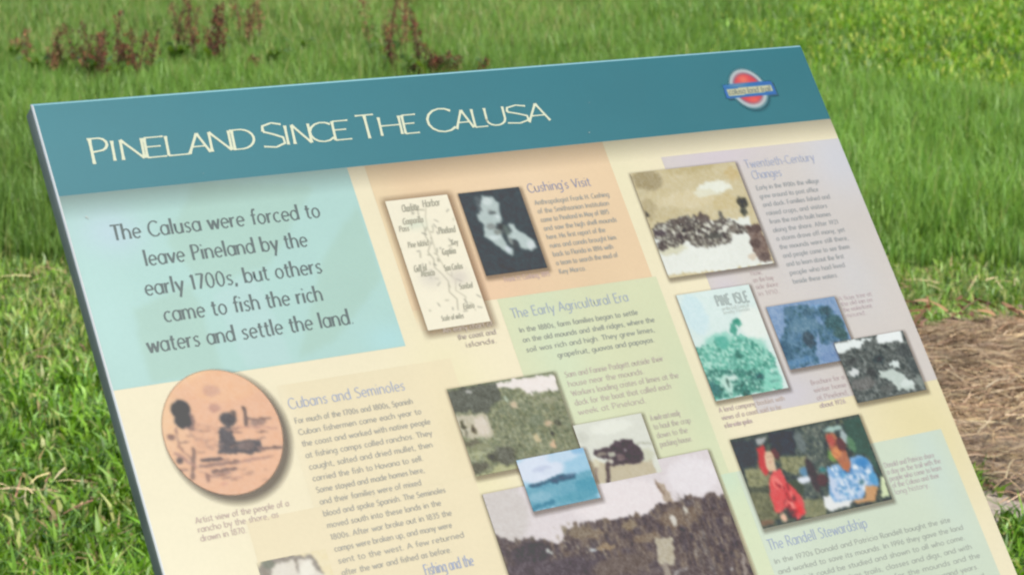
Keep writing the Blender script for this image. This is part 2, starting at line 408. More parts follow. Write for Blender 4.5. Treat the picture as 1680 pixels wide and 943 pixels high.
  ('e',(.78,.586),(.011,.022),(80,136,190)),
  ('e',(.798,.74),(.007,.016),(240,244,248)),
  ('e',(.728,.618),(.014,.013),(80,136,190)),
  ('e',(.735,.6),(.008,.019),(80,136,190)),
  ('e',(.696,.615),(.007,.032),(96,156,206)),
  ('e',(.758,.849),(.011,.021),(226,236,246)),
  ('e',(.681,.702),(.007,.032),(240,244,248)),
  ('e',(.672,.805),(.009,.013),(226,236,246)),
  ('e',(.68,.535),(.008,.032),(226,236,246)),
  ('e',(.715,.636),(.013,.028),(120,180,220)),
  ('e',(.79,.677),(.012,.03),(96,156,206)),
  ('e',(.637,.698),(.013,.015),(190,210,236)),
  ('e',(.813,.567),(.016,.028),(240,244,248)),
  ('e',(.834,.574),(.007,.027),(240,244,248)),
  ('e',(.766,.816),(.013,.03),(120,180,220)),
  ('e',(.763,.626),(.011,.015),(80,136,190)),
  ('e',(.867,.652),(.007,.026),(96,156,206)),
  ('e',(.679,.837),(.008,.031),(120,180,220)),
  ('e',(.768,.881),(.017,.028),(190,210,236)),
  ('e',(.78,.81),(.015,.016),(80,136,190)),
  ('e',(.824,.819),(.009,.022),(240,244,248)),
  ('e',(.874,.588),(.016,.016),(226,236,246)),
  ('e',(.81,.688),(.012,.016),(226,236,246)),
  ('e',(.648,.541),(.011,.024),(240,244,248)),
  ('e',(.882,.587),(.015,.022),(80,136,190)),
  ('e',(.615,.762),(.007,.025),(80,136,190)),
  ('e',(.891,.643),(.01,.019),(226,236,246)),
  ('e',(.799,.714),(.013,.023),(190,210,236)),
  ('e',(.244,.619),(.006,.034),(150,50,60)),
  ('e',(.286,.694),(.009,.048),(246,130,124)),
  ('e',(.254,.757),(.007,.045),(150,50,60)),
  ('e',(.28,.629),(.011,.038),(150,50,60)),
  ('e',(.277,.873),(.007,.029),(246,130,124)),
  ('e',(.245,.798),(.011,.041),(246,130,124)),
  ('e',(.26,.905),(.01,.042),(150,50,60)),
  ('e',(.25,.702),(.008,.038),(170,58,66)),
  ('e',(.249,.826),(.008,.038),(246,130,124)),
  ('e',(.236,.845),(.011,.043),(150,50,60)),
  ('e',(.237,.594),(.006,.038),(250,150,140)),
  ('e',(.243,.936),(.009,.027),(170,58,66)),
  ('e',(.277,.89),(.007,.029),(170,58,66)),
  ('e',(.227,.552),(.01,.048),(246,130,124)),
  ('e',(.226,.794),(.006,.032),(246,130,124)),
  ('e',(.207,.566),(.006,.029),(170,58,66)),
  ('e',(.261,.824),(.011,.046),(250,150,140)),
  ('e',(.221,.596),(.009,.021),(150,50,60)),
  ('e',(.738,.281),(.009,.01),(90,56,50)),
  ('e',(.757,.343),(.011,.011),(120,70,60)),
  ('l',[(.695,.368),(.731,.402)],1.0,(150,80,70)),
  ('e',(.222,.265),(.006,.008),(150,110,96)),
  ('e',(.245,.267),(.006,.008),(150,110,96)),
  ('l',[(.21,.32),(.233,.324)],.9,(190,110,100)),
  ('p',[(.841,.796),(.929,.825),(.875,.968),(.745,.969),(.696,.927),(.809,.917)],(210,162,118)),
  ('p',[(.513,.798),(.56,.807),(.568,.889),(.71,.914),(.675,.968),(.506,.976),(.485,.904)],(240,240,238)),
  ('p',[(.864,.034),(1.012,.032),(.983,.739),(.964,.659),(.95,.469),(.852,.417),(.861,.272),(.853,.15)],(78,104,94)),
  ('e',(.859,.316),(.028,.096),(104,140,110)),
  ('p',[(.974,.736),(1.007,.747),(.988,.961),(.929,.957)],(222,232,190)),
 ]),
 'house':((0.3365, 0.3505, 0.462, 0.443),[
  ('m',[(-.012,.009),(1.017,.032),(.959,.919),(-.034,1.046)],[(130,138,112),(150,156,126),(112,118,96),(168,170,138),(122,130,106),(142,140,112)],3.0),
  ('p',[(.455,.012),(1.003,.036),(1.008,.212),(.698,.213),(.671,.14),(.442,.061)],(246,236,230)),
  ('p',[(-.005,.025),(.245,.004),(.448,.015),(.455,.228),(.34,.262),(.31,.329),(-.01,.265)],(102,106,96)),
  ('e',(.182,.065),(.028,.025),(200,198,192)),
  ('e',(.491,.228),(.018,.035),(190,200,180)),
  ('p',[(-.019,.3),(.273,.335),(.272,.555),(.246,.608),(.086,.6),(.01,.539)],(202,194,172)),
  ('e',(.192,.464),(.055,.11),(224,212,196)),
  ('e',(.037,.414),(.015,.066),(88,88,66)),
  ('e',(.115,.483),(.017,.055),(90,84,64)),
  ('e',(.039,.516),(.013,.041),(120,118,98)),
  ('e',(.053,.636),(.076,.035),(120,118,100)),
  ('e',(.129,.697),(.098,.041),(150,152,122)),
  ('e',(.086,.773),(.087,.024),(176,178,142)),
  ('e',(.315,.827),(.099,.109),(108,110,98)),
  ('e',(.202,.815),(.055,.054),(92,94,80)),
  ('e',(.06,.911),(.087,.062),(102,102,88)),
  ('p',[(.103,1.008),(.194,.929),(.395,.963),(.387,1.077),(-.023,1.049),(.01,.971)],(186,186,144)),
  ('e',(.654,.716),(.029,.053),(206,190,152)),
  ('e',(.776,.818),(.029,.061),(222,190,158)),
  ('e',(.801,.579),(.039,.031),(206,184,156)),
  ('e',(.543,.299),(.031,.034),(206,186,156)),
  ('e',(.796,.682),(.025,.033),(80,84,74)),
  ('e',(.875,.573),(.034,.048),(98,100,84)),
  ('e',(.701,.504),(.068,.07),(124,132,108)),
  ('e',(.878,.304),(.069,.042),(162,162,136)),
 ]),
 'small':((0.4628, 0.4105, 0.5475, 0.4755),[
  ('p',[(-.184,.509),(.416,.744),(.92,.78),(.919,1.056),(.007,.979)],(206,194,168)),
  ('e',(.862,.688),(.129,.111),(214,214,192)),
  ('e',(.071,.216),(.094,.11),(216,216,204)),
  ('e',(.518,.136),(.321,.111),(238,238,226)),
  ('p',[(.157,.431),(.371,.449),(.476,.384),(.586,.359),(.744,.404),(.769,.489),(.827,.581),(.821,.738),(.746,.809),(.543,.773),(.341,.766),(.286,.616),(.145,.526)],(88,78,84)),
  ('e',(.385,.57),(.054,.051),(192,190,176)),
  ('e',(.338,.667),(.041,.037),(210,202,188)),
  ('e',(.498,.645),(.064,.048),(128,112,112)),
  ('e',(.253,.531),(.079,.029),(150,140,130)),
  ('e',(.596,.539),(.022,.022),(160,155,155)),
  ('l',[(.292,.715),(.213,1.008)],5.5,(96,84,84)),
  ('l',[(.121,.715),(.07,.936)],3.6,(166,150,138)),
  ('e',(.137,.66),(.047,.073),(222,214,188)),
  ('l',[(.775,.47),(.986,.517)],1.2,(160,160,140)),
 ]),
 'sea':((0.3855, 0.435, 0.4655, 0.489),[
  ('e',(.264,.236),(.387,.281),(222,230,244)),
  ('e',(.684,.09),(.262,.109),(200,222,240)),
  ('e',(.916,.01),(.099,.088),(150,194,226)),
  ('p',[(-.016,.529),(.381,.52),(.582,.481),(1.01,.455),(.964,1.023),(-.018,1.005)],(118,176,196)),
  ('e',(.885,.724),(.197,.173),(92,162,184)),
  ('e',(.687,.879),(.326,.086),(100,166,186)),
  ('e',(.164,.76),(.176,.107),(140,188,206)),
  ('e',(.313,.249),(.162,.043),(204,212,232)),
  ('e',(.306,.408),(.113,.043),(226,232,246)),
  ('p',[(.027,.495),(.236,.482),(.403,.434),(.582,.412),(.757,.447),(.731,.544),(.526,.559),(.321,.55),(.077,.565)],(62,106,130)),
  ('e',(.675,.46),(.082,.026),(104,134,160)),
  ('l',[(-.005,.952),(.318,.893)],4.5,(74,140,165)),
  ('e',(.224,.593),(.128,.03),(110,168,190)),
 ]),
 'big':((0.3368, 0.462, 0.6115, 0.7),[
  ('e',(.054,.079),(.107,.154),(216,208,204)),
  ('e',(.55,.14),(.213,.086),(240,230,230)),
  ('e',(.892,.102),(.119,.089),(240,232,234)),
  ('p',[(.722,.09),(.756,.105),(.77,.195),(.736,.203)],(188,170,152)),
  ('l',[(.722,.09),(.744,.158)],2.5,(150,130,116)),
  ('m',[(-.004,.171),(.047,.212),(.13,.219),(.246,.264),(.28,.226),(.37,.201),(.635,.224),(.693,.194),(.834,.193),(1.02,.212),(1.051,1.007),(-.126,.704)],[(100,90,90),(118,106,100),(88,80,86),(136,122,110),(108,96,94),(94,86,88)],3.4,'v'),
  ('e',(.395,.259),(.042,.021),(140,124,108)),
  ('e',(.548,.255),(.035,.021),(146,130,110)),
  ('e',(.745,.244),(.044,.026),(128,112,102)),
  ('e',(.601,.32),(.064,.021),(140,124,108)),
  ('e',(.067,.216),(.011,.018),(120,110,104)),
  ('e',(.137,.221),(.009,.015),(112,104,98)),
  ('e',(.276,.218),(.011,.024),(150,138,120)),
  ('e',(.331,.207),(.01,.018),(130,116,104)),
  ('e',(.456,.212),(.011,.014),(126,112,100)),
  ('e',(.591,.22),(.014,.013),(126,112,100)),
  ('e',(.843,.19),(.019,.012),(120,106,98)),
  ('e',(.943,.2),(.022,.01),(112,100,96)),
  ('e',(.776,.266),(.102,.043),(134,118,104)),
  ('e',(.342,.24),(.055,.028),(138,124,108)),
  ('e',(.417,.325),(.042,.015),(160,140,116)),
  ('e',(.115,.286),(.087,.055),(82,76,82)),
  ('e',(.215,.398),(.202,.075),(94,86,92)),
  ('e',(.451,.528),(.346,.076),(108,98,98)),
  ('e',(.077,.337),(.08,.027),(96,88,94)),
  ('e',(.463,.411),(.139,.042),(116,104,98)),
  ('s',(.785,.198,.86,.883),110,[(138,130,124),(112,104,102),(160,152,146),(92,86,88)],(.0009,.007)),
  ('s',(-.017,.3,.483,.861),90,[(96,88,90),(84,78,84),(124,112,104),(108,98,94)],(.0007,.0045)),
  ('s',(.226,.192,.408,.353),40,[(188,180,160),(168,156,136)],(.0009,.0024)),
  ('p',[(.635,.328),(.709,.343),(.685,.454),(.617,.446)],(190,180,160)),
  ('e',(.635,.481),(.018,.042),(160,148,136)),
  ('e',(.741,.27),(.01,.026),(222,216,206)),
  ('e',(.808,.238),(.01,.019),(214,208,196)),
  ('e',(.365,.324),(.018,.01),(200,202,204)),
  ('e',(.186,.291),(.009,.01),(200,202,196)),
  ('e',(.911,.533),(.007,.007),(180,175,172)),
  ('l',[(.667,.5),(.727,.483)],3,(165,158,156)),
  ('l',[(.985,.484),(.926,.71)],4,(162,150,142)),
 ]),
 'disc':((0.0345, 0.2922, 0.153, 0.418),[
  ('e',(.647,.143),(.32,.133),(243,194,158)),
  ('e',(.504,.172),(.076,.048),(222,176,152)),
  ('e',(.488,.307),(.051,.036),(206,160,142)),
  ('e',(.26,.384),(.042,.073),(160,130,120)),
  ('e',(.207,.274),(.082,.069),(60,68,76)),
  ('e',(.201,.365),(.07,.064),(64,72,80)),
  ('l',[(.208,.425),(.273,.447),(.355,.436)],2.2,(150,122,114)),
  ('l',[(.128,.412),(.11,.556),(.18,.665)],1.6,(170,136,124)),
  ('l',[(.229,.465),(.278,.559),(.395,.602)],1.4,(176,142,128)),
  ('e',(.574,.414),(.071,.062),(92,92,96)),
  ('e',(.627,.372),(.031,.026),(116,104,100)),
  ('p',[(.481,.455),(.582,.471),(.574,.582),(.792,.61),(.769,.7),(.681,.704),(.405,.653)],(98,96,100)),
  ('e',(.649,.637),(.076,.033),(128,114,112)),
  ('l',[(.73,.344),(.707,.478)],3.4,(110,96,94)),
  ('e',(.811,.469),(.077,.031),(170,140,128)),
  ('l',[(.729,.432),(.924,.456)],2.4,(140,116,108)),
  ('l',[(.631,.485),(.939,.533)],2,(206,160,142)),
  ('l',[(.771,.675),(.94,.696)],3.2,(128,108,104)),
  ('e',(.07,.476),(.034,.03),(150,120,112)),
  ('e',(.084,.661),(.027,.025),(110,98,98)),
  ('l',[(.22,.598),(.149,.806)],4,(150,124,114)),
  ('l',[(.071,.599),(.199,.729)],3,(190,150,136)),
  ('l',[(.263,.691),(.416,.704)],3.6,(96,88,92)),
  ('l',[(.236,.735),(.561,.746)],3.2,(160,130,120)),
  ('l',[(.324,.786),(.519,.794)],3.2,(130,108,104)),
  ('l',[(.264,.813),(.457,.821)],2.4,(170,136,124)),
  ('e',(.693,.749),(.152,.016),(196,156,140)),
  ('m',[(.291,.389),(.48,.418),(.409,.641),(.233,.576)],[(240,190,158),(226,176,148),(232,184,154),(206,164,142)],4),
  ('l',[(.42,.619),(.454,.625)],1.1,(176,140,126)),
  ('l',[(.53,.619),(.616,.627)],.9,(176,140,126)),
  ('l',[(.703,.914),(.754,.926)],.9,(150,122,114)),
  ('l',[(.38,.848),(.445,.851)],1.4,(130,108,104)),
  ('l',[(.783,.604),(.826,.601)],1.3,(130,108,104)),
  ('l',[(.751,.682),(.797,.693)],1.4,(176,140,126)),
  ('l',[(.773,.537),(.822,.549)],1.0,(130,108,104)),
  ('l',[(.56,.847),(.644,.866)],1.2,(176,140,126)),
  ('l',[(.765,.601),(.79,.609)],1.4,(176,140,126)),
  ('l',[(.422,.705),(.481,.713)],1.1,(150,122,114)),
  ('l',[(.587,.524),(.652,.523)],1.3,(150,122,114)),
  ('l',[(.124,.527),(.193,.53)],1.3,(150,122,114)),
  ('l',[(.548,.492),(.631,.494)],1.0,(130,108,104)),
  ('l',[(.573,.501),(.624,.499)],.9,(176,140,126)),
  ('l',[(.734,.666),(.775,.661)],1.2,(150,122,114)),
  ('l',[(.041,.738),(.085,.75)],1.0,(130,108,104)),
  ('l',[(.222,.775),(.264,.787)],1.3,(196,158,140)),
  ('l',[(.048,.732),(.123,.744)],1.3,(130,108,104)),
  ('l',[(.536,.505),(.607,.504)],1.1,(176,140,126)),
  ('l',[(.292,.805),(.338,.818)],1.4,(196,158,140)),
  ('l',[(.311,.462),(.396,.478)],.9,(150,122,114)),
  ('l',[(.196,.486),(.224,.494)],1.1,(130,108,104)),
  ('l',[(.452,.879),(.5,.884)],1.0,(150,122,114)),
  ('l',[(.742,.833),(.785,.846)],1.1,(176,140,126)),
  ('l',[(.547,.808),(.598,.81)],1.0,(150,122,114)),
  ('l',[(.489,.731),(.535,.741)],.9,(176,140,126)),
  ('l',[(.61,.843),(.649,.839)],.9,(150,122,114)),
  ('l',[(.399,.71),(.457,.723)],1.1,(176,140,126)),
  ('l',[(.759,.744),(.846,.755)],1.2,(176,140,126)),
  ('l',[(.408,.59),(.469,.59)],1.2,(176,140,126)),
  ('l',[(.829,.55),(.868,.561)],1.3,(150,122,114)),
  ('l',[(.398,.665),(.465,.67)],.8,(176,140,126)),
  ('l',[(.247,.627),(.299,.626)],.8,(130,108,104)),
  ('l',[(.488,.733),(.557,.741)],.9,(130,108,104)),
  ('l',[(.059,.722),(.089,.726)],1.1,(176,140,126)),
  ('l',[(.518,.485),(.591,.501)],1.0,(196,158,140)),
  ('l',[(.265,.849),(.267,.801)],3,(160,126,116)),
  ('e',(.496,.864),(.063,.009),(206,160,140)),
  ('e',(.382,.893),(.03,.016),(226,172,148)),
 ]),
 'arch':((0.089, 0.483, 0.159, 0.59),[
  ('p',[(-.001,.033),(.217,-.006),(.288,-.013),(.506,.005),(.797,.037),(.823,.088),(.875,.243),(-.097,.167)],(158,150,140)),
  ('e',(.155,.038),(.094,.044),(132,136,122)),
  ('p',[(.269,.027),(.532,.04),(.742,.061),(.792,.169),(.875,.243),(.78,1.115),(-.183,.974),(.138,.125)],(232,224,210)),
  ('l',[(.54,.041),(.55,.142)],3,(150,140,130)),
  ('e',(.669,.142),(.128,.06),(244,238,224)),
  ('e',(.271,.476),(.313,.146),(150,140,128)),
 ]),
}
# ---------------------------------------------------------------- lettering: a thin humanist stroke alphabet
def arc(cx, cy, rx, ry, a0, a1, n=7):
    return [(cx + rx * math.cos(math.radians(a0 + (a1 - a0) * k / n)), cy + ry * math.sin(math.radians(a0 + (a1 - a0) * k / n))) for k in range(n + 1)]
ring = lambda cx=.45, cy=.5, rx=.42, ry=.5: arc(cx, cy, rx, ry, 0, 360, 10)
GLYPH = {
 'a': (1.0, [ring(), [(.86, 1), (.86, 0)]]), 'b': (1.0, [[(.06, 1.55), (.06, 0)], ring(.48)]), 'c': (.85, [arc(.48, .5, .42, .5, 50, 310)]),
 'd': (1.02, [ring(), [(.88, 1.6), (.88, 0)]]), 'e': (.95, [[(.06, .52), (.88, .52)] + arc(.47, .5, .41, .5, 5, 315, 8)]),
 'f': (.58, [[(.62, 1.5), (.42, 1.58), (.26, 1.35), (.24, 0)], [(0, .98), (.55, .98)]]), 'g': (1.0, [ring(), [(.87, 1), (.87, -.3), (.6, -.52), (.2, -.5)]]),
 'h': (.98, [[(.07, 1.6), (.07, 0)], [(.07, .55)] + arc(.45, .58, .37, .42, 170, 0) + [(.82, 0)]]), 'i': (.32, [[(.12, 1), (.12, 0)], [(.09, 1.36), (.17, 1.44)]]),
 'j': (.34, [[(.16, 1), (.16, -.4), (0, -.5)]]), 'k': (.9, [[(.07, 1.6), (.07, 0)], [(.75, 1), (.1, .45)], [(.28, .58), (.85, 0)]]), 'l': (.32, [[(.12, 1.6), (.12, 0)]]),
 'm': (1.5, [[(.07, 1), (.07, 0)], [(.07, .55)] + arc(.38, .6, .31, .4, 170, 0, 5) + [(.69, 0)], [(.69, .55)] + arc(1.02, .6, .32, .4, 170, 0, 5) + [(1.34, 0)]]),
 'n': (.98, [[(.07, 1), (.07, 0)], [(.07, .55)] + arc(.45, .58, .37, .42, 170, 0) + [(.82, 0)]]), 'o': (1.0, [ring(.47)]), 'p': (1.0, [[(.07, 1), (.07, -.55)], ring(.48)]),
 'q': (1.0, [ring(), [(.87, 1), (.87, -.55)]]), 'r': (.62, [[(.08, 1), (.08, 0)], [(.08, .5), (.22, .88), (.55, .97)]]),
 's': (.76, [[(.66, .88), (.4, 1), (.12, .84), (.2, .6), (.52, .44), (.64, .22), (.42, 0), (.06, .1)]]), 't': (.62, [[(.26, 1.35), (.24, .18), (.4, 0), (.58, .06)], [(0, .98), (.56, .98)]]),
 'u': (.98, [[(.08, 1), (.08, .4)] + arc(.45, .4, .37, .4, 180, 350) , [(.84, 1), (.84, 0)]]), 'v': (.88, [[(.03, 1), (.44, 0), (.84, 1)]]), 'w': (1.35, [[(.03, 1), (.35, 0), (.66, .9), (.98, 0), (1.3, 1)]]),
 'x': (.85, [[(.05, 1), (.8, 0)], [(.8, 1), (.05, 0)]]), 'y': (.9, [[(.04, 1), (.45, .05)], [(.86, 1), (.3, -.55)]]), 'z': (.8, [[(.06, .98), (.74, .98), (.05, .02), (.78, .02)]]),
 'A': (1.25, [[(.02, 0), (.58, 1.5), (1.18, 0)], [(.25, .5), (.95, .5)]]), 'B': (1.05, [[(.1, 0), (.1, 1.5), (.6, 1.45), (.75, 1.15), (.55, .82), (.1, .8)], [(.55, .8), (.9, .5), (.75, .08), (.1, 0)]]),
 'C': (1.25, [arc(.72, .74, .66, .76, 48, 318, 11)]), 'D': (1.3, [[(.12, 1.5), (.12, 0)] , [(.0, 1.5), (.5, 1.5)] + arc(.5, .75, .68, .75, 80, -85, 9) + [(.05, 0)]]),
 'E': (.95, [[(.85, 1.5), (.1, 1.5), (.1, 0), (.88, 0)], [(.1, .8), (.7, .8)]]), 'F': (.9, [[(.85, 1.5), (.1, 1.5), (.1, 0)], [(.1, .8), (.7, .8)]]),
 'G': (1.3, [arc(.72, .74, .66, .76, 48, 330, 11) + [(1.22, .7), (.8, .7)]]), 'H': (1.2, [[(.1, 1.5), (.1, 0)], [(1.05, 1.5), (1.05, 0)], [(.1, .78), (1.05, .78)]]), 'I': (.35, [[(.15, 1.5), (.15, 0)]]),
 'J': (.6, [[(.42, 1.5), (.42, .2), (.1, 0)]]), 'K': (1.1, [[(.1, 1.5), (.1, 0)], [(.9, 1.5), (.12, .7)], [(.3, .85), (1., 0)]]), 'L': (.9, [[(.1, 1.5), (.1, 0), (.85, 0)]]),
 'M': (1.5, [[(.08, 0), (.25, 1.5), (.72, .3), (1.2, 1.5), (1.38, 0)]]), 'N': (1.25, [[(.1, 0), (.1, 1.5), (1.08, 0), (1.08, 1.5)]]), 'O': (1.5, [ring(.74, .75, .68, .76)]),
 'P': (1.0, [[(.12, 1.5), (.14, 0)], [(0, 1.5), (.5, 1.5)] + arc(.5, 1.12, .4, .38, 80, -95, 6) + [(.15, .7)]]), 'R': (1.1, [[(.12, 1.5), (.12, 0)], [(0, 1.5), (.5, 1.5)] + arc(.5, 1.12, .38, .38, 80, -95, 6) + [(.15, .74)], [(.45, .74), (1.02, 0)]]),
 'S': (.95, [[(.84, 1.38), (.5, 1.52), (.16, 1.36), (.14, 1.02), (.5, .8), (.82, .56), (.84, .2), (.5, 0), (.06, .1)]]), 'T': (1.05, [[(.0, 1.5), (1.05, 1.5)], [(.52, 1.5), (.54, 0)]]),
 'U': (1.2, [[(.1, 1.5), (.1, .5)] + arc(.58, .5, .48, .5, 180, 360) + [(1.06, 1.5)]]), 'V': (1.2, [[(.03, 1.5), (.58, 0), (1.12, 1.5)]]), 'W': (1.7, [[(.03, 1.5), (.45, 0), (.84, 1.3), (1.25, 0), (1.65, 1.5)]]), 'Y': (1.1, [[(.03, 1.5), (.5, .75), (1.0, 1.5)], [(.5, .75), (.5, 0)]]),
 '0': (1.05, [ring(.5, .72, .42, .74)]), '1': (.55, [[(.08, 1.25), (.3, 1.46), (.3, 0)]]), '2': (.95, [[(.1, 1.2), (.3, 1.45), (.65, 1.4), (.75, 1.05), (.08, 0), (.85, 0)]]), '3': (.9, [[(.1, 1.4), (.6, 1.44), (.7, 1.05), (.35, .8), (.75, .55), (.7, .1), (.1, .03)]]),
 '4': (1.0, [[(.7, 0), (.7, 1.45), (.05, .45), (.9, .45)]]), '5': (.92, [[(.8, 1.45), (.2, 1.45), (.15, .85), (.6, .88), (.8, .45), (.5, 0), (.08, .06)]]), '6': (.95, [[(.7, 1.45), (.25, .95), (.1, .45)], ring(.47, .43, .38, .43)]), '7': (.9, [[(.05, 1.45), (.82, 1.45), (.3, 0)]]),
 '8': (.95, [ring(.45, .38, .38, .4), ring(.45, 1.12, .3, .34)]), '9': (.95, [ring(.45, 1.0, .38, .43), [(.82, .95), (.3, 0)]]),
 ',': (.35, [[(.16, .1), (.06, -.25)]]), '.': (.32, [[(.08, .06), (.2, .06)]]), "'": (.25, [[(.14, 1.5), (.08, 1.2)]]), '-': (.55, [[(.08, .5), (.46, .5)]]), ' ': (.55, []),
}
def stroke(vs_, fs_, pts, w, z, pen=0.):
    """one ribbon through 2-D points with mitred joins"""
    p = np.array(pts, float)
    for k in range(1, len(p) - 1):           # a sharp corner starts a new pen stroke
        a, b_ = p[k] - p[k - 1], p[k + 1] - p[k]
        if a @ b_ < .25 * np.hypot(*a) * np.hypot(*b_):
            stroke(vs_, fs_, p[:k + 1], w, z, pen); stroke(vs_, fs_, p[k:], w, z + 1.3e-5, pen); return
    closed = np.allclose(p[0], p[-1]) and len(p) > 3
    d = np.diff(p, axis=0); L = np.hypot(*d.T); L[L == 0] = 1; t = d / L[:, None]
    tt = np.empty_like(p); tt[1:-1] = t[:-1] + t[1:]; tt[0] = t[0] + t[-1] if closed else t[0]; tt[-1] = tt[0] if closed else t[-1]
    tt /= np.maximum(np.hypot(*tt.T), .35)[:, None]; nrm = np.stack([-tt[:, 1], tt[:, 0]], 1)
    ww = np.full(len(p), float(w))
    if pen:                                  # broad pen: heavy stems, light bars, flared ends
        ww *= (1 - pen * .45) + pen * .75 * np.abs(tt[:, 1]) / np.maximum(np.hypot(*tt.T), .01)
        if not closed: ww[0] *= 1 + .45 * pen; ww[-1] *= 1 + .25 * pen
    nrm *= ww[:, None] / 2
    b = len(vs_)
    for a, n_ in zip(p, nrm): vs_.append((a[0] + n_[0], a[1] + n_[1], z)); vs_.append((a[0] - n_[0], a[1] - n_[1], z))
    for k in range(len(p) - 1): fs_.append([b + 2 * k, b + 2 * k + 1, b + 2 * k + 3, b + 2 * k + 2])
def line_of_text(vs_, fs_, s, u, v, xh, w, width=None, caps_scale=None, slant=0., pen=0.):
    adv = sum(GLYPH.get(c, GLYPH['o'])[0] + .14 for c in s)
    k = 1. if not width else width / (adv * xh)
    x = 0.
    for i, c in enumerate(s):
        g = GLYPH.get(c, GLYPH['o'])
        for j, pl in enumerate(g[1]):
            stroke(vs_, fs_, [(u + (x + a + slant * b) * xh * k, v - b * xh) for a, b in pl], w, 4e-5 * (j + 1) + 1e-5 * (i % 2), pen)
        x += g[0] + .14
def text_part(name, lines, tone, parent, n=.0005, label=None, slant=0., pen=.25):
    """lines: (string, u, baseline v, x height, stroke width, total width or None)"""
    vl, fl = [], []
    for s, u, v, xh, w, wd in lines: line_of_text(vl, fl, s, u, v, xh, w, wd, slant=slant, pen=pen)
    a = np.array(vl); co = P(a[:, 0], a[:, 1], n + a[:, 2])
    o = link(name, mesh_np(name, co, [i for f in fl for i in f], [4] * len(fl), np.tile(ink(tone), (len(a), 1))), M_PRINT, parent)
    if label: o['label'] = label
    return o
def block(name, strings, u, v, dv, xh, w, ends, tone, parent, lefts=None, **k):
    L = []
    for i, s in enumerate(strings):
        l = lefts[i] if lefts else u
        e = ends[i] if i < len(ends) else None
        L.append((s, l, v + dv * i, xh, w, (e - l) if e else None))
    return text_part(name, L, tone, parent, **k)
# ---------------------------------------------------------------- the sign
sign = bpy.data.objects.new('interpretive_sign', None); col.objects.link(sign); sign.location = BASE
tag(sign, 'tilted history panel with teal title band and many small pictures, standing in the grass', 'sign')

CREAM = (250, 238, 206)
M_EDGE, n_, l_, b_ = mat_new('laminate_edge'); b_.inputs['Base Color'].default_value = (.27, .28, .275, 1); b_.inputs['Roughness'].default_value = .35
M_TOP, n_, l_, b_ = mat_new('sky_lit_teal_edge'); b_.inputs['Base Color'].default_value = (.12, .23, .24, 1); b_.inputs['Roughness'].default_value = .3  # top bevel: sky light it catches is put into a paler teal
M_ALU, n_, l_, b_ = mat_new('grey_painted_aluminium'); b_.inputs['Roughness'].default_value = .5; b_.inputs['Metallic'].default_value = 0; b_.inputs['Specular IOR Level'].default_value = .3
nz = n_.new('ShaderNodeTexNoise'); nz.inputs['Scale'].default_value = 14; nz.inputs['Detail'].default_value = 6
cr = n_.new('ShaderNodeValToRGB'); cr.color_ramp.elements[0].color = (.135, .135, .12, 1); cr.color_ramp.elements[1].color = (.185, .18, .16, 1)
cr.color_ramp.elements[0].position = .35; cr.color_ramp.elements[1].position = .65
tc = n_.new('ShaderNodeTexCoord'); l_.new(tc.outputs['Object'], nz.inputs['Vector']); l_.new(nz.outputs['Fac'], cr.inputs[0]); l_.new(cr.outputs[0], b_.inputs['Base Color'])

# the laminate board: flat face, bevelled rim, pale cut edge
def loop_pts(ins, n): 
    l, t, r, b = ins
    return [P(l, t, n), P(BW - r, t, n), P(BW - r, BH - b, n), P(l, BH - b, n)]
V = []; 
for ins, n in (((.0016, .0026, .0006, .0016), 0), ((0, 0, 0, 0), -.0016), ((0, 0, 0, 0), -.0042)): V += loop_pts(ins, n)
rim_l, rim_t = [], []
F_all = []
for a, b in ((0, 4), (4, 8)):
    for k in range(4): F_all.append(((k, a), [a + k, b + k, b + (k + 1) % 4, a + (k + 1) % 4]))
me = mesh_lists('sign_board', V, [f for (k, a), f in F_all] + [[0, 3, 2, 1], [8, 9, 10, 11]])
board = link('sign_board', me, M_EDGE, sign); me.materials.append(M_TOP); me.polygons[0].material_index = 1
# fix face winding
import bmesh
def fixn(me):
    b = bmesh.new(); b.from_mesh(me); bmesh.ops.recalc_face_normals(b, faces=b.faces); b.to_mesh(me); b.free()
fixn(me)
R3 = np.stack([PU, PV, PN], 1)
def bx(vl, fl, u0, u1, v0, v1, n0, n1): box(vl, fl, P((u0 + u1) / 2, (v0 + v1) / 2, (n0 + n1) / 2), np.array([u1 - u0, v1 - v0, n1 - n0]) / 2, R3)
# aluminium tray behind the laminate: four rails butted end to end and a back plate
for (u0, u1, v0, v1) in ((.0008, .028, .0008, BH - .0008), (BW - .028, BW - .0008, .0008, BH - .0008), (.0282, BW - .0282, .0008, .028), (.0282, BW - .0282, BH - .028, BH - .0008)):
    vl, fl = [], []; bx(vl, fl, u0, u1, v0, v1, -.0235, -.0044); o = link('frame_rail', mesh_lists('frame_rail', vl, fl), M_ALU, sign); fixn(o.data)
    bv = o.modifiers.new('bevel', 'BEVEL'); bv.width = .0012; bv.segments = 2
vl, fl = [], []; bx(vl, fl, .0284, BW - .0284, .0284, BH - .0284, -.012, -.0050); o = link('back_plate', mesh_lists('back_plate', vl, fl), M_ALU, sign); fixn(o.data)
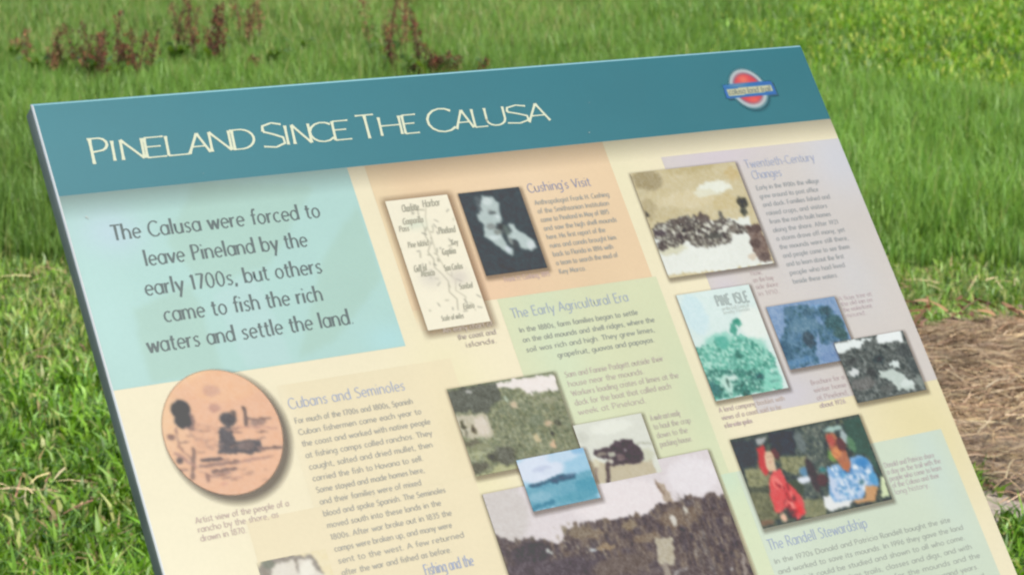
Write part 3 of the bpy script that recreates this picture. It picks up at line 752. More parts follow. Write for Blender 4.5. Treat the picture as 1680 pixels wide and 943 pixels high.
# two posts with top plates, struts and base plates
for u in (.17, BW - .17):
    top = P(u, BH * .52, -.030); vl, fl = [], []
    box(vl, fl, [top[0], top[1], top[2] / 2 - .01], np.array([.032, .032, top[2] / 2 - .01]), np.stack([PU, np.cross([0, 0, 1], PU), [0, 0, 1]], 1))
    po = link('post', mesh_lists('post', vl, fl), M_ALU, sign); fixn(po.data); bv = po.modifiers.new('bevel', 'BEVEL'); bv.width = .003; bv.segments = 2
    vl, fl = [], []; box(vl, fl, [top[0], top[1], .006], np.array([.075, .075, .006]), np.stack([PU, np.cross([0, 0, 1], PU), [0, 0, 1]], 1))
    bp = link('base_plate', mesh_lists('base_plate', vl, fl), M_ALU, po); fixn(bp.data)
    vl, fl = [], []; bx(vl, fl, u - .04, u + .04, BH * .2, BH * .84, -.0300, -.0237); mp = link('mounting_plate', mesh_lists('mounting_plate', vl, fl), M_ALU, sign); fixn(mp.data)

# artwork: background, title band and coloured fields
def pr(name, rect, base, prims=(), n=.0002, **k): return sheet(name, rect, base, list(prims), n, sign, **k)
pr('printed_ground', (.0016, .1001, BW - .0006, BH - .0016), CREAM, [
    ('E', (.36, .45), (.05, .2), (244, 234, 190), .8), ('E', (.95, .55), (.12, .16), (242, 228, 180), .9), ('E', (.66, .05), (.06, .2), (246, 236, 200), .8),
    ('E', (.66, .7), (.03, .3), (226, 230, 190), .7), ('E', (.02, .6), (.1, .4), (252, 242, 212), .8)], n=.00006, step=.008, blur=1)
band = pr('header_band', (.0016, .0026, BW - .0006, .1000), (76, 139, 150), [
    ('E', (.0, .4), (.35, 1.4), (86, 149, 160), .9), ('E', (1, .5), (.4, 1.3), (70, 133, 142), .9)], n=.0001, step=.004, label='teal title band across the top')
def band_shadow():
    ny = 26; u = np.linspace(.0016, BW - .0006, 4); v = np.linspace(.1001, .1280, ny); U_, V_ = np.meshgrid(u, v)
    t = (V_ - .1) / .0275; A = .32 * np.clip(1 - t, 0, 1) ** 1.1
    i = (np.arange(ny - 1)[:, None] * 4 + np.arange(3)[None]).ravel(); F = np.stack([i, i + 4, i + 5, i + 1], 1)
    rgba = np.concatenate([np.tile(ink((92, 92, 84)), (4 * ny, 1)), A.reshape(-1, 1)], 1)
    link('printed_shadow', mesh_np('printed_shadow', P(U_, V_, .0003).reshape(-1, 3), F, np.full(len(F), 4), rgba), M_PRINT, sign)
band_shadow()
G1 = (182, 214, 201); G2 = (194, 224, 221)
pr('colour_field', (.0016, .1002, .3075, .2990), (187, 222, 215), [
    ('E', (.12, .22), (.12, .14), (203, 221, 236), .8), ('E', (.05, .6), (.14, .5), (194, 229, 224), .8),
    ('p', [(.45, .0), (.86, .08), (.62, .48), (.38, .55), (.30, .30)], G1, .75), ('p', [(1, .20), (1, .62), (.76, .92), (.62, .98), (.80, .50)], G1, .8),
    ('p', [(.13, .62), (.34, .52), (.36, 1), (.12, 1)], G1, .75), ('p', [(.40, .60), (.56, .50), (.60, 1), (.44, 1)], G2, .7), ('E', (.95, .95), (.1, .1), (186, 226, 226), .9)],
    label='pale aqua field under the introduction', step=.003)
pr('colour_field', (.3275, .1002, .6230, .2640), (244, 215, 178), [('E', (.3, .9), (.3, .3), (246, 210, 176), .8), ('E', (.0, .5), (.12, .6), (247, 226, 186), .8), ('E', (.6, .3), (.3, .3), (245, 218, 184), .7)], label='pale orange field')
pr('colour_field', (.3275, .2642, .3420, .2860), (246, 224, 184), [('E', (0, 1), (.6, .8), CREAM, .9), ('E', (1, 1), (.3, .5), CREAM, .6)], n=.00015)
pr('colour_field', (.4270, .2642, .6280, .5700), (227, 230, 193), [('E', (.25, .2), (.2, .3), (221, 232, 200), .8), ('E', (.95, .45), (.1, .3), (222, 230, 194), .7), ('E', (.9, 1), (.4, .12), (246, 236, 200), .9)], label='pale green field')
pr('colour_field', (.6920, .1260, BW - .0007, .4345), (224, 215, 208), [
    ('E', (.95, .08), (.22, .2), (221, 220, 226), .9), ('E', (.3, .02), (.3, .06), (226, 214, 222), .8), ('E', (.5, .4), (.2, .3), (221, 216, 216), .6), ('E', (.78, .55), (.16, .2), (221, 218, 218), .7), ('E', (.08, .55), (.1, .1), (223, 214, 220), .8), ('E', (.2, .95), (.2, .1), (220, 214, 220), .8)], label='pale lilac field')
pr('colour_field', (.6170, .4910, .6420, BH - .01), (226, 234, 200), [('E', (.3, 0), (.8, .10), (214, 232, 206), .9), ('E', (.5, .8), (.8, .35), (246, 236, 200), .95)], n=.00025, step=.004)
pr('colour_field', (.6370, .4912, .9260, BH - .01), (219, 229, 208), [('E', (.9, .1), (.1, .4), (214, 228, 216), .8), ('E', (.05, .3), (.1, .3), (222, 232, 214), .7), ('E', (.7, .6), (.3, .3), (217, 228, 204), .7)], label='pale mint field', n=.0003)
pr('colour_field', (.1600, .3190, .3520, .4424), (246, 231, 196), [('E', (.5, 0), (.5, .15), (244, 230, 196), .8), ('E', (0, .5), (.06, 1), CREAM, .8), ('E', (.9, .6), (.12, .6), (242, 226, 188), .6)], label='pale tan field', blur=3)
pr('colour_field', (.0905, .4426, .3352, BH - .012), (246, 231, 196), [('E', (.25, .2), (.14, .3), (245, 230, 196), .8)], n=.0002)

for k, base, sh in (('man', (74, 86, 90), 1), ('group', (216, 202, 164), 1), ('teal', (226, 240, 235), 1), ('blue', (142, 168, 200), 1), ('bw', (112, 118, 114), 1), ('pair', (88, 98, 92), 1),
                    ('house', (138, 144, 116), 1), ('small', (228, 228, 216), 1), ('big', (229, 219, 220), 1), ('sea', (168, 208, 230), 1)):
    lab = {'man': 'black and white portrait of a man resting his chin on his hand', 'group': 'sepia photograph of a crowd on a pale beach', 'teal': 'teal tinted booklet cover',
           'blue': 'blue tinted photograph of a large arching tree', 'bw': 'black and white photograph of a roof among trees', 'pair': 'colour photograph of a person in red and a person in a blue patterned shirt',
           'house': 'faded photograph of a house among trees', 'small': 'sepia photograph of a dark cart', 'big': 'large brown photograph of a field under a pale sky', 'sea': 'blue photograph of a ship on calm water'}[k]
    rect, prims = PICS[k]
    nn = {'small': .0009, 'sea': .0012, 'bw': .0009, 'big': .0008}.get(k, .0006)
    shadow(rect, sign, n=nn - .0002)
    sheet('printed_photograph', rect, base, prims, nn, sign, step=.0010, blur=3 if k in ('man', 'pair') else 2, label=lab, photo={'man': .4, 'pair': .4, 'sea': .45, 'small': .5}.get(k, .8))
rect, prims = PICS['disc']
shadow((rect[0] + .0015, rect[1] + .001, rect[2] + .001, rect[3] + .001), sign, dx=.003, dy=.0045, soft=.008, a=.62, n=.0004, tone=(96, 84, 78), oval=True)
sheet('printed_drawing', rect, (240, 190, 158), [('E', (.05, .25), (.18, .45), (252, 214, 168), .6), ('E', (.35, .0), (.4, .10), (252, 210, 165), .8)] + prims, .0006, sign, step=.0010, blur=2, label='round peach drawing of seated figures', shape='oval', photo=.4)
rect, prims = PICS['arch']
sheet('printed_photograph', rect, (243, 228, 190), prims, .0006, sign, step=.0014, blur=1, label='pale round-topped photograph at the lower left', photo=.6)

# map: cream sheet with pen lines
rm = (.3372, .1422, .4105, .2868); shadow(rm, sign, dx=.001, dy=.002, soft=.009, a=.5, n=.0004, tone=(150, 112, 76))
rr = np.random.default_rng(5); Lm = []
c1, c2 = (176, 172, 152), (150, 150, 140)
coast = [(.46, .08), (.44, .16), (.47, .24), (.44, .30), (.48, .36), (.40, .42), (.45, .48), (.42, .54), (.50, .60), (.56, .66), (.52, .74), (.60, .80), (.56, .88)]
Lm.append(('l', coast, 1.0, c1)); Lm.append(('l', [(a + rr.uniform(.04, .16), b + rr.uniform(-.01, .01)) for a, b in coast], .9, (196, 190, 168)))
for _ in range(60):                              # soundings, shoals and creeks
    x_, y_ = rr.normal(.5, .22), rr.uniform(.04, .95); a_ = rr.uniform(0, 3.1); L_ = rr.uniform(.01, .045)
    Lm.append(('l', [(x_, y_), (x_ + L_ * math.cos(a_) * 1.6, y_ + L_ * math.sin(a_) * .8)], rr.uniform(.8, 1.5), (188, 184, 164) if rr.random() < .6 else (166, 164, 150)))
Lm.append(('E', (.75, .64), (.2, .08), (222, 212, 200), .7)); Lm.append(('E', (.3, .62), (.2, .08), (226, 218, 204), .7)); Lm.append(('E', (.35, .2), (.2, .05), (226, 232, 210), .8))
sheet('printed_map', rm, (253, 244, 220), Lm, .0006, sign, step=.0009, blur=1, label='cream hand-drawn chart of a coast')

text_part('map_lettering', [('Charlotte', .3530, .1560, .0050, .0010, .020), ('Harbor', .3780, .1535, .0052, .0010, .021), ('Gasparilla', .3490, .1700, .0044, .0010, .024), ('Pass', .3420, .1775, .0040, .0009, .012), ('Pineland', .3860, .1850, .0046, .0010, .020),
    ('Captiva', .3820, .2085, .0044, .0010, .016), ('Key', .3960, .1990, .0040, .0009, .008), ('Pine Island', .3460, .1960, .0040, .0008, .024), ('Gulf of', .3440, .2230, .0046, .0011, .015), ('Mexico', .3500, .2290, .0044, .0010, .016),
    ('San Carlos', .3780, .2260, .0042, .0010, .022), ('Sanibel', .3880, .2480, .0040, .0009, .016), ('Estero', .3850, .2700, .0040, .0008, .013), ('Scale of miles', .3560, .2790, .0036, .0008, .026)], (196, 192, 172), sign, n=.0010, slant=.3, pen=.3)['label'] = 'faint slanted place names on the chart'
# emblem: red roundel with pale ring, blue bar and beige script
er = (.8080, .0190, .8900, .0850); ew, eh = er[2] - er[0], er[3] - er[1]
e_ = lambda u, v: ((u - er[0]) / ew, (v - er[1]) / eh)
cx, cy = e_(.8480, .0512)
def emblem():
    ex = lambda r, c: ('e', (cx, cy), (r / ew, r / eh), c)
    pts = [e_(.8135, .0435), e_(.8850, .0435), e_(.8862, .0615), e_(.8115, .0615)]
    return [('e', e_(.8500, .0548), (.0262 / ew, .0262 / eh), (60, 112, 122)), ('p', [e_(.8150, .0470), e_(.8880, .0470), e_(.8880, .0645), e_(.8150, .0645)], (58, 108, 124)),
            ex(.0258, (196, 206, 208)), ex(.0205, (150, 110, 130)), ex(.0182, (222, 92, 100)),
            ('E', e_(.846, .0395), (.009 / ew, .007 / eh), (250, 140, 116), .8), ('E', e_(.850, .0665), (.010 / ew, .005 / eh), (246, 124, 108), .7), ('p', pts, (60, 124, 188)),
            ('E', e_(.835, .046), (.02 / ew, .003 / eh), (130, 160, 180), .8), ('p', [e_(.8165, .0500), e_(.8820, .0490), e_(.8820, .0575), e_(.8165, .0595)], (206, 204, 172))]
sheet('emblem', er, (76, 139, 150), emblem(), .0004, band, step=.0009, blur=1, label='red roundel crossed by a blue bar', alpha=0.)
text_part('emblem_script', [('calusa land trail', .8180, .0572, .0046, .0011, .062)], (170, 176, 160), band, n=.0008, slant=.2)

# title, each letter set to its own measured width
TT = [('P', .0420, .0612, 1), ('I', .0662, .0730, 0), ('N', .0750, .0965, 0), ('E', .0996, .1200, 0), ('L', .1220, .1440, 0), ('A', .1440, .1660, 0), ('N', .1680, .1890, 0), ('D', .1900, .2150, 0),
      ('S', .2242, .2479, 1), ('I', .2515, .2565, 0), ('N', .2590, .2775, 0), ('C', .2781, .3035, 0), ('E', .3050, .3240, 0), ('T', .3330, .3545, 1), ('H', .3592, .3830, 0), ('E', .3870, .4040, 0),
      ('C', .4165, .4480, 1), ('A', .4490, .4700, 0), ('L', .4720, .4880, 0), ('U', .4880, .5110, 0), ('S', .5130, .5400, 0), ('A', .5400, .5670, 0)]
def densify(q):
    out = [q[0]]
    for a, b in zip(q, q[1:]):
        L_ = math.hypot(b[0] - a[0], b[1] - a[1])
        if L_ > .008: out += [(a[0] + (b[0] - a[0]) * t, a[1] + (b[1] - a[1]) * t) for t in (.22, .78)]
        out.append(b)
    return out
vl, fl = [], []
for ch, u0, u1, big in TT:
    xs = [a for pl in GLYPH[ch][1] for a, b in pl]; a0, a1 = min(xs), max(xs); hgt = (.0270 if big else .0215) / 1.5
    for j, pl in enumerate(GLYPH[ch][1]):
        sc = (u1 - u0) / (a1 - a0) if a1 - a0 > .1 else .01
        q = [(u0 + (a - a0) * sc + .0014 * b, .0685 - b * hgt + (.0015 if big else 0)) for a, b in pl]
        stroke(vl, fl, densify(q), .0024 if big else .0022, 4e-5 * (j + 1), .85)
a = np.array(vl)
link('title_lettering', mesh_np('title_lettering', P(a[:, 0], a[:, 1], .0004 + a[:, 2]), [i for f in fl for i in f], [4] * len(fl), np.tile(ink((240, 243, 214)), (len(a), 1))), M_PRINT, band)['label'] = 'cream hand-cut capitals reading PINELAND SINCE THE CALUSA'

GREY = (112, 128, 128); BR = (146, 132, 108); RED = (196, 140, 128); BLUE = (165, 165, 185)
text_part('introduction_text', [('The Calusa were forced to', .0414, .1512, .0104, .0017, .2215), ('leave Pineland by the', .0664, .1808, .0104, .0017, .1730), ('early 1700s, but others', .0583, .2108, .0104, .0017, .1875),
    ('came to fish the rich', .0692, .2397, .0104, .0017, .1680), ('waters and settle the land.', .0447, .2680, .0104, .0017, .2170)], (116, 130, 130), sign, slant=.06, pen=.7)
hd = dict(n=.0005)
text_part('heading_text', [("Cushing's Visit", .5085, .1506, .0068, .0011, .0810)], BLUE, sign, **hd)
block('body_text', ['Anthropologist Frank H. Cushing', 'of the Smithsonian Institution', 'came to Pineland in May of 1895', 'and saw the high shell mounds', 'here. His first report of the', 'ruins and canals brought him', 'back to Florida in 1896 with', 'a team to search the mud of', 'Key Marco.'],
      .5110, .1655, .0101, .0036, .0010, [.6070, .6030, .5990, .6050, .5860, .5960, .5880, .5900, .5450], (192, 185, 172), sign)
text_part('heading_text', [('The Early Agricultural Era', .4370, .2872, .0070, .0011, .1470)], (186, 196, 206), sign, **hd)
block('body_text', ['In the 1880s, farm families began to settle', 'on the old mounds and shell ridges, where the', 'soil was rich and high. They grew limes,', 'grapefruit, guavas and papayas.'], .4400, .3036, .0110, .0036, .0010, [.5889, .6062, .6017, .5970], (178, 182, 168), sign, lefts=[.44, .44, .44, .474])
block('caption_text', ['Sam and Fannie Padgett outside their', 'house near the mounds.', 'Workers loading crates of limes at the', 'dock for the boat that called each', 'week at Pineland.'], .4746, .3589, .0104, .0040, .0008, [.5992, .5700, .6105, .5964, .5600], (210, 198, 186), sign)
block('caption_text', ['A mule cart ready', 'to haul the crop', 'down to the', 'packing house.'], .5570, .4204, .0098, .0040, .0008, [.5948, .6046, .5968, .5985], (210, 201, 186), sign)
text_part('heading_text', [('Twentieth-Century', .8013, .1510, .0068, .0011, .1020), ('Changes', .8050, .1652, .0068, .0011, .0430)], (192, 197, 216), sign, **hd)
block('body_text', ['Early in the 1900s the village', 'grew around its post office', 'and dock. Families fished and', 'raised crops, and visitors', 'from the north built homes', 'along the shore. After 1921', 'a storm drove off many, yet', 'the mounds were still there,', 'and people came to see them', 'and to learn about the first', 'people who had lived', 'beside these waters.'],
      .8043, .1790, .01063, .0036, .0010, [.8965, .8904, .9029, .8938, .8941, .9004, .9052, .9051, .9018, .8885, .8850, .8693], (190, 190, 190), sign)
text_part('heading_text', [('Cubans and Seminoles', .1660, .3440, .0070, .0011, .1270)], (190, 196, 211), sign, **hd)
block('body_text', ['For much of the 1700s and 1800s, Spanish', 'Cuban fishermen came each year to', 'the coast and worked with native people', 'at fishing camps called ranchos. They', 'caught, salted and dried mullet, then', 'carried the fish to Havana to sell.', 'Some stayed and made homes here,', 'and their families were of mixed', 'blood and spoke Spanish. The Seminoles', 'moved south into these lands in the', '1800s. After war broke out in 1835 the', 'camps were broken up, and many were', 'sent to the west. A few returned', 'after the war and fished as before.'],
      .1675, .3590, .01170, .0036, .0010, [.2958, .3015, .3076, .3053, .3019, .2872, .2845, .2769, .2998, .2907, .2984, .2944, .3040, .2855], (195, 190, 175), sign)
text_part('heading_text', [('Fishing and the', .2507, .5280, .0070, .0011, .0540)], (182, 190, 210), sign, **hd)
block('caption_text', ['Artist view of the people of a', 'rancho by the shore, as', 'drawn in 1870.'], .0430, .4363, .0086, .0038, .0008, [.1372, .1240, .0889], (219, 198, 185), sign)
block('caption_text', ['Frank H. Cushing, 1895.'], .4428, .2469, .01, .0036, .0008, [.5002], (219, 190, 180), sign)
block('caption_text', ['An early chart of', 'the coast and', 'islands.'], .3532, .2920, .0092, .0036, .0008, [.4120, .4130, .4110], (217, 201, 185), sign, lefts=[.3532, .3676, .3737], n=.0009)
block('caption_text', ['Picnic', 'on the bay', 'side shore', 'in 1910.'], .7513, .2792, .0083, .0036, .0008, [.7676, .7800, .7830, .7812], (219, 201, 198), sign)
block('caption_text', ['A ficus tree at', 'the old inn on', 'the waterfront', 'mound.'], .8575, .3240, .0070, .0034, .0008, [.9063, .9040, .9000, .8879], (221, 204, 205), sign)
block('caption_text', ['Brochure for a', 'winter home', 'at Pineland,', 'about 1926.'], .7750, .4142, .0090, .0036, .0008, [.8229, .8215, .8200, .8131], (217, 198, 196), sign)
block('caption_text', ['A land company booklet with', 'views of a coast said to be', 'a fine winter garden.'], .6439, .4254, .0088, .0036, .0008, [.7331, .7250, .6814], (219, 200, 190), sign)
block('caption_text', ['Donald and Patricia share', 'a day on the trail with the', 'people who come to learn', 'of the Calusa and their', 'long history.'], .8290, .5208, .0078, .0038, .0008, [.9021, .9079, .9050, .8980, .8789], (209, 200, 196), sign)
text_part('heading_text', [('The Randell Stewardship', .6420, .5795, .0074, .0011, .1350)], (182, 193, 211), sign, **hd)
block('body_text', ['In the 1970s Donald and Patricia Randell bought the site', 'and worked to save its mounds. In 1996 they gave the land', 'so that it could be studied and shown to all who come.', 'Today the center has trails, classes and digs, and with', 'the help of friends it cares for the mounds and the', 'shore where so many have lived for two thousand years.', 'Please stay on the path and leave what you find', 'where it lies, so that others may learn from it.'],
      .6426, .5944, .01130, .0036, .0010, [.8888, .9021, .8986, .9033, .9099, .9010, .9050, .8950], (190, 196, 184), sign)
block('cover_lettering', ['PINE', 'ISLE'], .6917, .3085, .0, .0080, .0024, [.7120, .7370], (185, 196, 191), sign, lefts=[.6920, .7165], n=.0008)
block('cover_lettering', ['on the Gulf Coast of', 'lovely Florida'], .6960, .3142, .0045, .0026, .0007, [.7330, .7320], (217, 227, 220), sign, n=.0008)
# a few specks of dirt and bird lime on the laminate
vl, fl = [], []
for (u, v, r) in [(.0220, .1245, .0010), (.0235, .1260, .0006), (.61, .088, .0006)] + [(random.uniform(.02, .93), random.uniform(.01, .7), random.uniform(.0002, .00045)) for _ in range(26)]:
    b = len(vl)
    for k in range(7): t = k * 2 * math.pi / 7; vl.append(P(u + r * math.cos(t) * random.uniform(.7, 1.5), v + r * math.sin(t), .0013))
    fl.append([b + k for k in range(7)])
link('dirt_speck', mesh_lists('dirt_speck', vl, fl, np.tile([.18, .19, .17, 1], (len(vl), 1))), M_PRINT, sign)['kind'] = 'stuff'
DOCKS = [
    (-2.771, 11.66, 0.21, 1, 'light', 'pale rusty dock at the left edge of the picture'),
    (-2.452, 11.00, 0.30, 4, 'light', 'thin rusty dock second from the left edge'),
    (-2.393, 11.18, 0.19, 1, 'light', 'small faint dock left of the dark pair of docks'),
    (-2.143, 10.88, 0.33, 5, 'dark', 'dark red-brown dock above the left end of the sign title'),
    (-1.983, 10.69, 0.39, 5, 'dark', 'darkest bushy dock between two dark neighbours above the sign'),
    (-1.890, 10.83, 0.30, 4, 'dark', 'dark slanting dock right of the darkest bushy one'),
    (-1.827, 11.52, 0.42, 4, 'light', 'tall pale brown dock left of the broad dark one'),
    (-1.610, 11.44, 0.39, 6, 'dark', 'broad dark dock with orange tips beside the tall brown one'),
    (-1.517, 12.09, 0.42, 4, 'light', 'tall rusty dock near the top edge, right of the broad dark one'),
    (-1.314, 11.33, 0.14, 1, 'light', 'tiny orange-brown dock low in the grass'),
    (-1.209, 12.00, 0.12, 1, 'dark', 'single small dark red seed tuft standing alone'),
    (-0.672, 11.66, 0.60, 5, 'light', 'tallest pinkish dock, faded at its top, above the sign'),
    (-0.555, 10.93, 0.39, 4, 'dark', 'deep red dock at the foot of the tallest pinkish one'),
    (-0.421, 10.88, 0.21, 4, 'dark', 'short red-brown dock just above the sign edge'),
    (-0.297, 10.93, 0.18, 4, 'dark', 'rightmost short rusty dock just above the sign edge'),
]
# ---------------------------------------------------------------- ground and grass
M_SOIL, n_, l_, b_ = mat_new('turf_soil'); b_.inputs['Roughness'].default_value = .95; b_.inputs['Specular IOR Level'].default_value = .1
tc = n_.new('ShaderNodeTexCoord'); nz = n_.new('ShaderNodeTexNoise'); nz.inputs['Scale'].default_value = 18; nz.inputs['Detail'].default_value = 8; l_.new(tc.outputs['Object'], nz.inputs['Vector'])
cr = n_.new('ShaderNodeValToRGB'); e = cr.color_ramp.elements; e[0].position = .35; e[0].color = (.035, .06, .014, 1); e[1].position = .68; e[1].color = (.10, .15, .042, 1)
x = e.new(.52); x.color = (.065, .105, .026, 1); l_.new(nz.outputs['Fac'], cr.inputs[0]); l_.new(cr.outputs[0], b_.inputs['Base Color'])
bp = n_.new('ShaderNodeBump'); bp.inputs['Strength'].default_value = .6; bp.inputs['Distance'].default_value = .02; l_.new(nz.outputs['Fac'], bp.inputs['Height']); l_.new(bp.outputs[0], b_.inputs['Normal'])
def hgt(x, y):
    near = np.clip((12 - np.asarray(y)) / 8, 0, 1)
    return (vnoise(x, y, .55, 3) - .5) * .035 + (vnoise(x, y, 2.3, 4) - .5) * .06 * (1 - near * .4)
xs = np.unique(np.concatenate([np.linspace(-6, 7, 150), np.array([-600, -200, -80, -30, -14, 15, 30, 80, 200, 600])])); ys = np.unique(np.concatenate([np.linspace(1.5, 24, 220), np.array([-600, -150, -40, -10, -2, 30, 60, 150, 400, 900])]))
X, Y = np.meshgrid(xs, ys); Z = hgt(X, Y); i = (np.arange(len(ys) - 1)[:, None] * len(xs) + np.arange(len(xs) - 1)[None]).ravel()
g = link('ground', mesh_np('ground', np.stack([X, Y, Z], -1).reshape(-1, 3), np.stack([i, i + 1, i + len(xs) + 1, i + len(xs)], 1), np.full(len(i), 4), smooth=True), M_SOIL); tag(g, kind='structure')

def leaf_mat(name, rough=.45, trans=.45):
    m, n_, l_, b_ = mat_new(name); at = n_.new('ShaderNodeVertexColor'); at.layer_name = 'Col'
    l_.new(at.outputs['Color'], b_.inputs['Base Color']); b_.inputs['Roughness'].default_value = rough; b_.inputs['Specular IOR Level'].default_value = .35
    tr = n_.new('ShaderNodeBsdfTranslucent'); hs = n_.new('ShaderNodeHueSaturation'); hs.inputs['Hue'].default_value = .49; hs.inputs['Saturation'].default_value = 1.1; hs.inputs['Value'].default_value = 1.5
    l_.new(at.outputs['Color'], hs.inputs['Color']); l_.new(hs.outputs[0], tr.inputs['Color'])
    mxs = n_.new('ShaderNodeMixShader'); mxs.inputs[0].default_value = trans; l_.new(b_.outputs[0], mxs.inputs[1]); l_.new(tr.outputs[0], mxs.inputs[2])
    l_.new(mxs.outputs[0], n_['Material Output'].inputs['Surface']); return m
M_LEAF = leaf_mat('grass_blade'); M_DRY = leaf_mat('dry_straw', .7, .15); M_DOCK = leaf_mat('dock_seed', .8, .1)

def blades(x, y, z0, L, W, lean, az, C, curl=.5):
    """n grass blades of three triangles: root, bent middle, tip"""
    n = len(x); dx, dy = np.cos(az), np.sin(az); face = az + RNG.normal(0, .9, n) + np.pi / 2; wx, wy = np.cos(face) * W / 2, np.sin(face) * W / 2
    l1 = L * .55; l2 = L * .45; a1 = lean * .6; a2 = np.minimum(lean * (1 + curl) + .1, 1.9)
    mx_, my_, mz = x + dx * l1 * np.sin(a1), y + dy * l1 * np.sin(a1), z0 + l1 * np.cos(a1)
    tx, ty, tz = mx_ + dx * l2 * np.sin(a2), my_ + dy * l2 * np.sin(a2), np.maximum(mz + l2 * np.cos(a2), z0 + .003)
    V = np.stack([np.stack([x - wx * .8, y - wy * .8, z0 - .01], 1), np.stack([x + wx * .8, y + wy * .8, z0 - .01], 1),
                  np.stack([mx_ + wx, my_ + wy, mz], 1), np.stack([mx_ - wx, my_ - wy, mz], 1), np.stack([tx, ty, tz], 1)], 1).reshape(-1, 3)
    b = (np.arange(n) * 5)[:, None]
    loops = np.concatenate([b + np.array([[0, 1, 2, 3]]), b + np.array([[3, 2, 4]])], 1); sizes = np.tile([4, 3], n)
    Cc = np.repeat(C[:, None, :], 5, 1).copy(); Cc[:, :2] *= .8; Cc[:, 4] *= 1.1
    return V, loops, sizes, Cc.reshape(-1, 3)
def scatter(n, x0, x1, y0, y1, power=0):
    return RNG.uniform(x0, x1, n), RNG.uniform(y0, y1, n)
def view_x(y, m): """half width of what the camera can see at distance y, plus a margin"""; return .2435 * (y + .3) + m
def palette(cols, n, jit=.12):
    c = lin(np.array(cols))[RNG.integers(len(cols), size=n)]; return c * RNG.lognormal(0, jit, (n, 1)) * RNG.lognormal(0, .04, (n, 3))
def in_heap(x, y):
    e = .10 * (vnoise(x, y, .16, 21) - .5) + .16 * (vnoise(x, y, .45, 22) - .5)
    return ((x - 2.15) / (1.34 + e)) ** 4 + ((y - 4.96) / (.84 + e)) ** 4
def bare(x, y): return (np.abs(y - 4.13 + .1 * (vnoise(x, y, .3, 33) - .5)) < .085) & (x > .93)
edge_y = lambda x: 6.62 + .22 * (vnoise(x, x * 0, .5, 41) - .5) + .08 * (vnoise(x, x * 0, .12, 42) - .5)
parts = {}
def add(key, name, label, mat, V, l, s, C):
    o = link(name, mesh_np(name, V, l, s, C), mat); tag(o, label, kind='stuff'); return o

# 1. near lawn: broad-bladed turf
n = 150000; y = 3.1 + RNG.random(n) ** 1.15 * 3.75; x = RNG.uniform(-1, 1, n) * view_x(y, 1.0); k = (y < edge_y(x)) & (in_heap(x, y) > 1.0) & ~bare(x, y)
clump = vnoise(x, y, .10, 51); k &= RNG.random(n) < .40 + .9 * clump; x, y, clump = x[k], y[k], clump[k]; n = len(x)
patch = vnoise(x, y, .7, 52); far = np.clip((y - 4.8) / 1.4, 0, 1)
L = RNG.uniform(.035, .09, n) * (.5 + .95 * clump) * (1 - .25 * far); Wd = RNG.uniform(.004, .0105, n) * (1 - .35 * far)
C = palette([(104, 132, 46), (116, 145, 54), (90, 119, 40), (130, 157, 78), (108, 137, 46), (122, 149, 64), (76, 104, 34), (134, 160, 98)], n, .16) * (.72 + .5 * vnoise(x, y, .28, 57))[:, None]
C = C * np.where((far < .25)[:, None], [.88, 1.0, .72], [1, 1, 1.]); yel = lin((146, 150, 88)); brn = lin((140, 122, 84)); m = (RNG.random(n) < .10 + .30 * far * patch)[:, None]; C = np.where(m, yel * RNG.lognormal(0, .12, (n, 1)), C)
m = (RNG.random(n) < .015 + .08 * (vnoise(x, y, .3, 53) > .74))[:, None]; C = np.where(m, brn * RNG.lognormal(0, .2, (n, 1)), C)
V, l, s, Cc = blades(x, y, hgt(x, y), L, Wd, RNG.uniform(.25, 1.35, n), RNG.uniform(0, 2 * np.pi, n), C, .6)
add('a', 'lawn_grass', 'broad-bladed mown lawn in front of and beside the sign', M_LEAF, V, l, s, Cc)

# 2. tall fine grass behind the lawn
n = 330000; t = RNG.random(n); y = 6.3 + (t ** 1.25) * 13.2; x = RNG.uniform(-1, 1, n) * view_x(y, 1.2)
right = (x > .10 * y + 1.2 * (vnoise(y, y * 0, 2.5, 61) - .5) + RNG.normal(0, .55, len(x))); far_lawn = y > np.where(right, 10.2 + .9 * (vnoise(x, y, .8, 62) - .5) + RNG.normal(0, .3, len(x)), 99)
k = (y > edge_y(x)) & ~far_lawn & (RNG.random(n) < .55 + .6 * vnoise(x, y, .18, 63)); x, y = x[k], y[k]; n = len(x); q = vnoise(x, y, .35, 64); q2 = vnoise(x, y, 1.6, 65)
L = RNG.uniform(.10, .20, n) * (.75 + .5 * q) * np.clip((y - 6.3) / .8, .62, 1); Wd = RNG.uniform(.0028, .0058, n) * (1 + .05 * (y - 7))
C = palette([(90, 119, 50), (99, 128, 56), (86, 113, 48), (106, 132, 64), (81, 109, 44), (96, 123, 48)], n, .07) * ((.74 + .52 * q2) * (1 + .11 * np.tanh(x / 1.6)))[:, None]
m = ((RNG.random(n) < .02 + .22 * np.clip((q2 - .5) * 4, 0, 1) * np.clip((y - 10.5) / 2, 0, 1)))[:, None]; C = np.where(m, lin((136, 134, 82)) * RNG.lognormal(0, .15, (n, 1)), C)
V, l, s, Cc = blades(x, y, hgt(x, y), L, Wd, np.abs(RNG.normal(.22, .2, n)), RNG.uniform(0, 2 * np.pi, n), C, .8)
add('b', 'tall_grass', 'taller fine grass in a band behind the mown lawn', M_LEAF, V, l, s, Cc)

